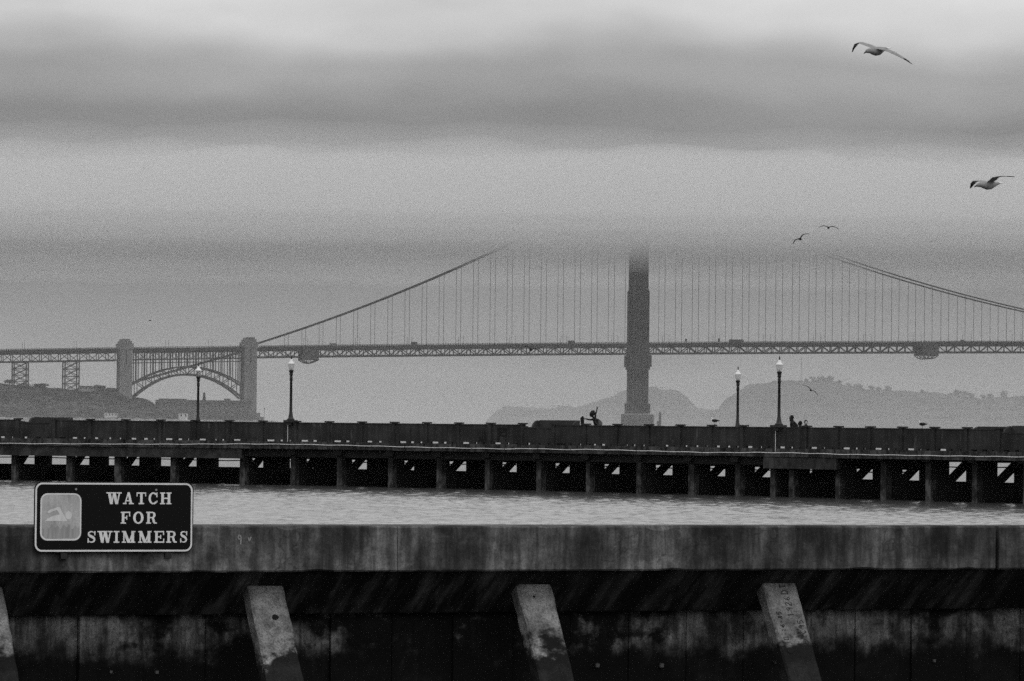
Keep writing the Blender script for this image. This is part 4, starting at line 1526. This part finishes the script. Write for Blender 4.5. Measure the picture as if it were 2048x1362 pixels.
def standing_gull(label, s, n, z, yaw):
    base = PP(s, n, z)
    o = thing('standing_gull', base, label, 'gull', 'gulls standing on the parapet')
    o.rotation_euler = (0, 0, yaw)
    o.scale = (1.15,) * 3
    m = MB()
    body = [(-.15, .235, .045), (-.10, .22, .072), (-.02, .205, .085), (.06, .205, .075), (.14, .21, .045), (.22, .215, .02), (.27, .215, .008)]
    m.tube([(x, 0, z_) for x, z_, r in body], [r for x, z_, r in body], 12)
    m.tube([(-.12, 0, .25), (-.15, 0, .31), (-.16, 0, .345), (-.165, 0, .375)], [.05, .036, .042, .022], 10)
    me = remeshed(m, 'body', .011, [M['gull_dark'], M['gull_white']])
    for p in me.polygons:
        if p.center.z > .285 or p.center.x < -.145:
            p.material_index = 1
    b = bpy.data.objects.new('body', me); C.objects.link(b); b.parent = o
    m = MB(); m.tube([(-.195, 0, .352), (-.235, 0, .345), (-.25, 0, .335)], [.012, .010, .005], 6)
    c = bpy.data.objects.new('bill', m.mesh('bill', M['bill'])); C.objects.link(c); c.parent = o
    for sy in (-.03, .03):
        m = MB(); m.tube([(.01, sy, .14), (.0, sy, .07), (.01, sy, .005)], [.009, .007, .007], 6); m.tube([(.01, sy, .006), (-.05, sy, .006)], .008, 5)
        c = bpy.data.objects.new('leg', m.mesh('leg', M['bill'])); C.objects.link(c); c.parent = o


standing_gull('gull standing on a parapet post cap left of the lamp posts', 17.75, -.2, 4.2, rad(-8))
standing_gull('gull standing on the parapet right of the seated family', 35.9, -.2, 4.10, rad(-10))

# ------------------------------------------------------------------ foreground seawall
WA = Vector((-3.6266, 36.2791, 0))
_wa = rad(24.4974)
WD = Vector((math.cos(_wa), math.sin(_wa), 0))
WN = Vector((math.sin(_wa), -math.cos(_wa), 0))


def FW(a, n, z):
    return WA + WD * a + WN * n + UP * z


def seawall():
    w = thing('seawall', FW(4, -.3, 0), 'near concrete seawall with stained cap beam and slanting raker piles', 'seawall')
    ends = [-6.5, -1.9, 8.452, 8.490, 16.0]
    rng = random.Random(8)
    for a, b in ((-6.5, 3.008), (3.013, 8.452), (8.488, 16.0)):
        m = MB()
        k = max(2, int((b - a) / .06))
        vs, fs = [], []
        for i in range(k + 1):
            u = a + (b - a) * i / k
            j = lambda q: rng.uniform(-q, q)
            chip = .012 * max(0, nz2(u, 0, 3.1, 7.0) - .25) * 4
            chb = .005 * max(0, nz2(u, 0, 2.3, 3.0) - .2) * 4
            prof = [(-.42, 2.84), (-.012 - chb, 2.842 + chb + j(.002)), (0 + j(.002), 2.855 + chb + j(.002)), (0 + j(.002), 3.19 - chip + j(.002)), (-.012 - chip, 3.203 + nz2(u, 0, .6, 2) * .004 + j(.002)), (-.42, 3.205)]
            vs += [FW(u, n, z) for n, z in prof]
        for i in range(k):
            for q in range(6):
                fs.append((i * 6 + q, i * 6 + (q + 1) % 6, i * 6 + 6 + (q + 1) % 6, i * 6 + 6 + q))
        fs += [tuple(range(5, -1, -1)), tuple(k * 6 + q for q in range(6))]
        m.add(vs, fs)
        m.build('cap_beam', M['cap'], w)
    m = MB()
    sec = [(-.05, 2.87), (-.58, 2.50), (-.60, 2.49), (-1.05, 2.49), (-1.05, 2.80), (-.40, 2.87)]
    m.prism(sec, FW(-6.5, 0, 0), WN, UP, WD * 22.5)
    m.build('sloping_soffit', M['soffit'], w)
    a = .086 - .532 * 12
    i = 0
    while a < 16:
        m = MB()
        o = rng.uniform(-.03, .03)
        m.obox(FW(a + .004, -1.0, -1.2), WD * .524, WN * (.27 + o), UP * (3.73 + rng.uniform(-.01, .01)))
        m.build('sheet_panel', M['panel'], w)
        if rng.random() < .5:
            z = 2.03 + rng.uniform(-.015, .015)
            m = MB(); u = a + rng.uniform(.1, .3); s_ = rng.uniform(.018, .034)
            m.obox(FW(u, -.735, z), WD * s_, WN * .03, UP * s_); m.build('tie_end', M['tie'], w)
        a += .532
        i += 1
    # raker piles: step out towards the water as they go down
    PW_ = .305
    bat = .62
    for k, c in enumerate((-5.95, -3.95, -2.05 + .02, -.165 - .1505, 2.00, 4.322, 6.55, 9.2, 11.4, 13.6)):
        z1, z0 = 2.80, -1.0
        n1 = -.235 - (2.80 - 2.69) * bat
        n0 = n1 + (z1 - z0) * bat
        hw = PW_ / 2
        m = MB()
        ch = .018
        secp = [(-hw + ch, 0), (hw - ch, 0), (hw, -ch), (hw, -.15), (-hw, -.15), (-hw, -ch)]
        vs, fs = [], []
        nz_ = 60
        for q in range(nz_ + 1):
            z = z1 + (z0 - z1) * q / nz_
            nn = n1 + (n0 - n1) * q / nz_
            for u, v in secp:
                vs.append(FW(c + u + rng.uniform(-.005, .005), nn + v + rng.uniform(-.004, .004), z))
        for q in range(nz_):
            for e in range(6):
                fs.append((q * 6 + e, q * 6 + (e + 1) % 6, q * 6 + 6 + (e + 1) % 6, q * 6 + 6 + e))
        fs += [tuple(range(6)), tuple(nz_ * 6 + e for e in range(5, -1, -1))]
        m.add(vs, fs)
        pl = m.build('raker_pile', M['pile'], w)
        # frame on the front face of the pile
        dn = (WN * bat - UP).normalized()
        org = FW(c, n1 + .0015, z1)
        fn = (WN + UP * bat).normalized()
        if k == 6:
            scratch(pl, org, dn, fn)
        if k in (4, 5, 6):
            u0, v0, s_ = ((.02, .37, .03), (-.03, .2, .012), (-.07, .72, .034))[k - 4]
            m = MB()
            m.prism([(math.cos(t) * s_ * random.Random(int(t * 9)).uniform(.8, 1.2), math.sin(t) * s_ * .85) for t in [i * .785 for i in range(8)]], org + WD * u0 + dn * v0 - fn * .004, WD, -dn, fn * .0065)
            m.build('spall_hole', M['hole_dark'], pl)
    return w


DIG = {'0': [[(0, 0), (0, 1), (.6, 1), (.6, 0), (0, 0)]], '1': [[(.1, .8), (.3, 1), (.3, 0)]], '2': [[(0, .8), (.3, 1), (.6, .75), (0, 0), (.65, 0)]],
       '5': [[(.6, 1), (.05, 1), (0, .55), (.4, .6), (.6, .3), (.3, 0), (0, .1)]], '6': [[(.5, 1), (.1, .6), (0, .25), (.3, 0), (.6, .25), (.3, .5), (.05, .35)]],
       '8': [[(.3, .5), (.05, .75), (.3, 1), (.55, .75), (.3, .5), (0, .25), (.3, 0), (.6, .25), (.3, .5)]], '9': [[(.6, .7), (.3, .5), (.05, .75), (.3, 1), (.6, .8), (.5, 0)]],
       '-': [[(.1, .5), (.5, .5)]], 'T': [[(0, 1), (.7, 1)], [(.35, 1), (.35, 0)]], 'C': [[(.6, .85), (.3, 1), (0, .5), (.3, 0), (.6, .15)]],
       'D': [[(0, 0), (0, 1), (.5, .8), (.6, .4), (.4, 0), (0, 0)]], 'v': [[(0, .6), (.2, 0), (.5, .7)]]}


def scrawl(name, txt, org, ax, ay, fn, h, wdt, m_, parent, th=.006):
    m = MB()
    x = 0
    for i, ch in enumerate(txt):
        for st in DIG.get(ch, []):
            for (a, b), (c, d) in zip(st[:-1], st[1:]):
                wob = .04 * math.sin(i * 5 + a * 9)
                p = org + ax * (x + a * wdt) + ay * ((b + wob) * h)
                q = org + ax * (x + c * wdt) + ay * ((d + wob) * h)
                m.beam(p + fn * .001, q + fn * .001, th, .003 + .0004 * (i % 3), up=fn)
        x += wdt
    return m.build(name, m_, parent)


def scratch(pl, org, dn, fn):
    # written sideways, reading upwards
    up_ = -dn
    scrawl('scratched_date', '1926', org + WD * .055 + dn * .40, up_, -WD, fn, .055, .05, M['graffiti'], pl, .005)
    scrawl('scratched_initials', 'DT', org + WD * .05 + dn * .19, up_, -WD, fn, .06, .055, M['graffiti'], pl, .006)
    scrawl('scratched_date', '10-16-85', org - WD * .06 + dn * .66, up_, -WD, fn, .04, .04, M['graffiti'], pl, .004)
    scrawl('scratched_lettering', '5TC95', org + WD * .12 + dn * .66, up_, -WD, fn, .05, .048, M['graffiti'], pl, .004)


FRAME = Matrix(((WD.x, -WN.x, 0, WA.x), (WD.y, -WN.y, 0, WA.y), (0, 0, 1, 0), (0, 0, 0, 1)))
SW = seawall()
scrawl('chalk_mark', '9', FW(1.655, .003, 3.06), WD, UP, WN, .07, .05, M['chalk'], SW, .012)
scrawl('chalk_mark', 'v', FW(1.745, .003, 3.08), WD, UP, WN, .05, .045, M['chalk'], SW, .010)


# ------------------------------------------------------------------ the sign
def R_(x0, y0, x1, y1):
    return [(x0, y0), (x1, y0), (x1, y1), (x0, y1)]


def DG(x0, y0, x1, y1, w):
    return [(x0, y0), (x0 + w, y0), (x1 + w, y1), (x1, y1)]


def ARC(cx, cy, rx, ry, tx, ty, a0, a1, n=20):
    o = [(cx + rx * math.cos(rad(a0 + (a1 - a0) * i / n)), cy + ry * math.sin(rad(a0 + (a1 - a0) * i / n))) for i in range(n + 1)]
    i_ = [(cx + (rx - tx) * math.cos(rad(a0 + (a1 - a0) * i / n)), cy + (ry - ty) * math.sin(rad(a0 + (a1 - a0) * i / n))) for i in range(n + 1)]
    return [[o[k], o[k + 1], i_[k + 1], i_[k]] for k in range(n)]


def SSTROKE():
    ctr = [(.84, .74), (.80, .84), (.68, .92), (.5, .945), (.32, .92), (.19, .83), (.18, .71), (.28, .61), (.45, .55), (.62, .48), (.77, .39), (.83, .27), (.78, .15), (.64, .075), (.47, .055), (.3, .08), (.2, .17), (.155, .28)]
    wd = [.05, .06, .08, .10, .12, .16, .20, .22, .22, .22, .22, .20, .16, .12, .10, .08, .06, .05]
    out = []
    L_, Rr = [], []
    for i, (x, y) in enumerate(ctr):
        a, b = ctr[max(i - 1, 0)], ctr[min(i + 1, len(ctr) - 1)]
        dx, dy = b[0] - a[0], b[1] - a[1]
        l = math.hypot(dx, dy)
        nx, ny = -dy / l, dx / l
        L_.append((x + nx * wd[i] / 2, y + ny * wd[i] / 2)); Rr.append((x - nx * wd[i] / 2, y - ny * wd[i] / 2))
    for k in range(len(ctr) - 1):
        out.append([L_[k], L_[k + 1], Rr[k + 1], Rr[k]])
    return out + [R_(.80, .63, .92, .99), R_(.07, .01, .19, .38)]


GL = {
    'W': [DG(.09, 1, .25, 0, .19), DG(.43, .9, .32, 0, .09), DG(.41, 1, .59, 0, .19), DG(.82, 1, .67, 0, .09), R_(0, .895, .36, 1), R_(.36, .9, .66, 1), R_(.70, .895, 1, 1)],
    'A': [DG(.44, 1, .13, 0, .11), DG(.40, 1, .66, 0, .22), R_(.25, .24, .72, .345), R_(0, 0, .34, .105), R_(.55, 0, 1, .105)],
    'T': [R_(.38, 0, .63, 1), R_(0, .89, 1, 1), R_(0, .66, .10, .9), R_(.90, .66, 1, .9), R_(.22, 0, .79, .105)],
    'C': ARC(.52, .5, .52, .51, .24, .12, 42, 318) + [R_(.83, .60, .96, .99), R_(.86, .16, .95, .30)],
    'H': [R_(.10, 0, .33, 1), R_(.67, 0, .90, 1), R_(.33, .445, .67, .555), R_(0, 0, .44, .105), R_(.56, 0, 1, .105), R_(0, .895, .44, 1), R_(.56, .895, 1, 1)],
    'F': [R_(.12, 0, .38, 1), R_(0, .89, .98, 1), R_(.87, .60, .98, .9), R_(.38, .44, .66, .55), R_(.58, .32, .68, .68), R_(0, 0, .55, .105)],
    'O': ARC(.5, .5, .5, .515, .24, .115, 0, 360, 28),
    'R': [R_(.11, 0, .34, 1), R_(0, .89, .62, 1), R_(0, 0, .46, .105), R_(.34, .455, .60, .555)] + ARC(.56, .728, .33, .272, .22, .105, -90, 90, 14) + [DG(.52, .5, .64, .1, .22), DG(.60, .16, .74, 0, .24), R_(.84, 0, 1, .12)],
    'S': SSTROKE(),
    'I': [R_(.29, 0, .71, 1), R_(0, 0, 1, .105), R_(0, .895, 1, 1)],
    'M': [R_(.10, 0, .20, 1), R_(.70, 0, .91, 1), DG(.05, 1, .41, 0, .23), DG(.80, 1, .47, 0, .10), R_(0, 0, .31, .105), R_(.60, 0, 1, .105), R_(0, .895, .26, 1), R_(.74, .895, 1, 1)],
    'E': [R_(.12, 0, .36, 1), R_(0, .89, .98, 1), R_(.88, .66, .98, .9), R_(0, 0, 1, .11), R_(.90, .1, 1, .36), R_(.36, .44, .66, .55), R_(.60, .33, .70, .67)],
}


def rrect(x0, y0, x1, y1, r, n=6):
    pts = []
    for cx, cy, a in ((x1 - r, y1 - r, 0), (x0 + r, y1 - r, 90), (x0 + r, y0 + r, 180), (x1 - r, y0 + r, 270)):
        pts += [(cx + r * math.cos(rad(a + 90 * i / n)), cy + r * math.sin(rad(a + 90 * i / n))) for i in range(n + 1)]
    return pts


def ringmesh(m, outer, inner, org, ax, ay, az):
    n = len(outer)
    vs = []
    for k in (0, 1):
        for P_ in (outer, inner):
            vs += [org + ax * u + ay * v + az * k for u, v in P_]
    fs = []
    for i in range(n):
        j = (i + 1) % n
        fs += [(2 * n + i, 2 * n + j, 3 * n + j, 3 * n + i), (i, j, 2 * n + j, 2 * n + i), (n + j, n + i, 3 * n + i, 3 * n + j), (j, i, n + i, n + j)]
    m.add(vs, fs)


def sign():
    # photo sign measures 317 x 139 px of the plate
    a0, a1, z0, z1 = -.021, 1.274, 2.999, 3.538
    o = thing('warning_sign', FW((a0 + a1) / 2, .04, z0), 'black warning sign for swimmers with white letters, fixed to the near seawall', 'sign')
    org = FW(0, .030, 0)
    m = MB(); m.prism(rrect(a0, z0, a1, z1, .058), org, WD, UP, WN * .006); m.build('plate', M['sign_black'], o)
    f0 = org + WN * .0062
    m = MB(); ringmesh(m, rrect(a0 + .008, z0 + .006, a1 - .008, z1 - .006, .056), rrect(a0 + .021, z0 + .019, a1 - .021, z1 - .019, .045), f0, WD, UP, WN * .0012)
    m.build('border', M['sign_white'], o)
    u0, u1, w0, w1 = .029, .359, 3.090, 3.451
    pn = thing_part = MB()
    m = MB(); m.prism(rrect(u0, w0, u1, w1, .058), f0, WD, UP, WN * .0008); pn = m.build('pictogram_panel', M['sign_panel'], o)
    m = MB(); ringmesh(m, rrect(u0, w0, u1, w1, .058), rrect(u0 + .011, w0 + .011, u1 - .011, w1 - .011, .048), f0 + WN * .001, WD, UP, WN * .0008)
    m.build('panel_border', M['sign_white'], pn)
    ZX = lambda x: u0 + (x - 225) / 435.0 * (u1 - u0)
    ZY = lambda y: w1 - (y - 252) / 510.0 * (w1 - w0)
    m = MB()
    m.prism([(ZX(x), ZY(y)) for x, y in [(272, 552), (300, 530), (350, 500), (432, 480), (470, 480), (512, 552)]], f0 + WN * .001, WD, UP, WN * .0006)
    m.prism([(ZX(x), ZY(y)) for x, y in [(470, 481), (432, 481), (400, 430), (318, 466), (298, 462), (312, 438), (418, 398), (436, 412)]], f0 + WN * .001, WD, UP, WN * .0007)
    m.prism([(ZX(525 + 34 * math.cos(i * .449)), ZY(490 + 44 * math.sin(i * .449))) for i in range(14)], f0 + WN * .001, WD, UP, WN * .0006)
    m.build('swimmer_figure', M['sign_swimmer'], pn)
    m = MB()
    pts = [(u0 + .014, ZY(560))] + [(u0 + .014 + (u1 - u0 - .028) * i / 24, ZY(612 + 22 * math.sin(i * 1.7) + 12 * math.sin(i * .7))) for i in range(25)]
    m.prism([(u0 + .014, ZY(700)), (u0 + .05, ZY(738)), (u1 - .05, ZY(738)), (u1 - .014, ZY(700))] + pts[::-1][:-1], f0 + WN * .0009, WD, UP, WN * .0004)
    m.build('painted_water', M['sign_water'], pn)
    # lettering: extents measured on the photograph, in metres along the plate
    KX = lambda x: a0 + (x - 155) / (1872.0 - 155) * (a1 - a0)
    KZ = lambda y: z1 - (y - 122) / (885.0 - 122) * (z1 - z0)
    rows = [((232, 361), [('W', 925, 1090), ('A', 1105, 1222), ('T', 1252, 1355), ('C', 1382, 1482), ('H', 1508, 1630)]),
            ((443, 573), [('F', 1083, 1187), ('O', 1217, 1330), ('R', 1358, 1473)]),
            ((653, 781), [('S', 722, 820), ('W', 833, 997), ('I', 1010, 1070), ('M', 1098, 1243), ('M', 1275, 1418), ('E', 1446, 1557), ('R', 1580, 1693), ('S', 1725, 1813)])]
    for (yt, yb), row in rows:
        for ch, xl, xr in row:
            m = MB()
            for i, pg in enumerate(GL[ch]):
                x_l, x_r, zt, zb = KX(xl), KX(xr), KZ(yt), KZ(yb)
                pts = [(x_l + u * (x_r - x_l), zb + v * (zt - zb)) for u, v in pg]
                ar = sum(pts[k][0] * pts[(k + 1) % len(pts)][1] - pts[(k + 1) % len(pts)][0] * pts[k][1] for k in range(len(pts)))
                if ar < 0:
                    pts = pts[::-1]
                m.prism(pts, f0, WD, UP, WN * (.0010 + .00006 * i))
            m.build('letter', M['sign_white'], o)
    for x, y in ((598, 200), (1463, 205)):
        c = f0 + WD * KX(x) + UP * KZ(y)
        m = MB(); m.tube([c - WN * .02, c + WN * .006], .009, 8); m.build('bolt', M['bolt'], o)
    for u in (.2, 1.05):
        m = MB(); m.obox(FW(u, .001, 2.95), WD * .05, WN * .0285, UP * .5); m.build('mounting_strap', M['iron'], o)


sign()
FRAME = None


# ------------------------------------------------------------------ air: haze over the bay, a fog bank across the strait
def volume_mat(name, dens, col, g=0.0):
    m = bpy.data.materials.new(name)
    m.use_nodes = True
    nt = m.node_tree
    nt.nodes.clear()
    out = nt.nodes.new('ShaderNodeOutputMaterial')
    v = nt.nodes.new('ShaderNodeVolumePrincipled')
    v.inputs['Color'].default_value = (col, col, col, 1)
    v.inputs['Density'].default_value = dens
    v.inputs['Anisotropy'].default_value = g
    nt.links.new(v.outputs[0], out.inputs['Volume'])
    return m


def air():
    m = MB(); m.box(-9100, 9100, -500, 14000, -6, 330)
    tag(m.build('haze', volume_mat('thin_bay_haze', 1.0e-5, .92)), 'thin grey haze filling the air over the whole bay', 'haze', kind='stuff')
    m = MB(); m.box(-3600, 4100, 2700, 12500, -5, 270)
    tag(m.build('strait_haze', volume_mat('strait_haze', 1.1e-4, .88)), 'thicker grey haze in the strait beyond the bridge approach', 'haze', kind='stuff')
    # low mist over the strait
    for k, (zt_, dn_, lb) in enumerate(((17, 4.5e-5, 'lowest pale mist lying on the water of the strait'), (36, 3.5e-5, 'pale mist over the strait up to the tower base'), (62, 2.5e-5, 'thin upper mist over the strait below the bridge deck'))):
        m = MB(); m.box(-3000 - 50 * k, 3500 + 50 * k, 2900 - 70 * k, 11000 + 90 * k, -4 - .2 * k, zt_)
        tag(m.build('sea_mist', volume_mat('sea_mist', dn_, .97)), lb, 'mist', kind='stuff')
    # fog bank across the strait: three nested layers, so that it thins out towards its top
    def bank(name, mname, dens, z_top, front, back, zb, alb, label):
        xs = np.linspace(-1700, 2100, 121)
        q = [0, .08, .18, .3, .45, .6, .78, .98]
        rows = [('f', v) for v in q] + [('b', v) for v in q[::-1]] + [('u', v) for v in (.2, .4, .6, .8)]
        vs, fs = [], []
        for kind_, v in rows:
            for x in xs:
                top = z_top + 14 * nz2(x, 0, .0035, 9.0 + z_top) + 6 * nz2(x, 0, .014, 4.0 + z_top)
                if kind_ == 'u':
                    y = 4164 + back + (-front - back) * v
                    z = zb
                else:
                    y = 4162 - front * (1 - v) if kind_ == 'f' else 4164 + back * (1 - v)
                    z = zb + (top - zb) * v
                if kind_ == 'u':
                    z += 6 * nz2(x, y, .003, 2.0 + zb) + 3 * nz2(x, y, .009, 5.0 + zb)
                vs.append((x, y, z))
        nx, nr = len(xs), len(rows)
        for j in range(nr):
            for i in range(nx - 1):
                a, b = j * nx + i, ((j + 1) % nr) * nx + i
                fs.append((a, a + 1, b + 1, b))
        fs.append(tuple(j * nx for j in range(nr)))
        fs.append(tuple(j * nx + nx - 1 for j in range(nr - 1, -1, -1)))
        m = MB(); m.add(vs, fs)
        tag(m.build(name, volume_mat(mname, dens, alb)), label, 'fog', kind='stuff')
    bank('fog_bank', 'dense_fog', .0072, 244, 640, 330, 163, .85, 'flat-bottomed fog bank swallowing the top of the bridge tower')
    bank('fog_veil', 'thinner_fog', .0032, 254, 660, 400, 151, .87, 'thinner fog veil wrapped round the fog bank over the tower')
    bank('fog_fringe', 'thinnest_fog', .0016, 270, 740, 480, 139, .87, 'faint outermost fringe of fog round the bank over the tower')


air()
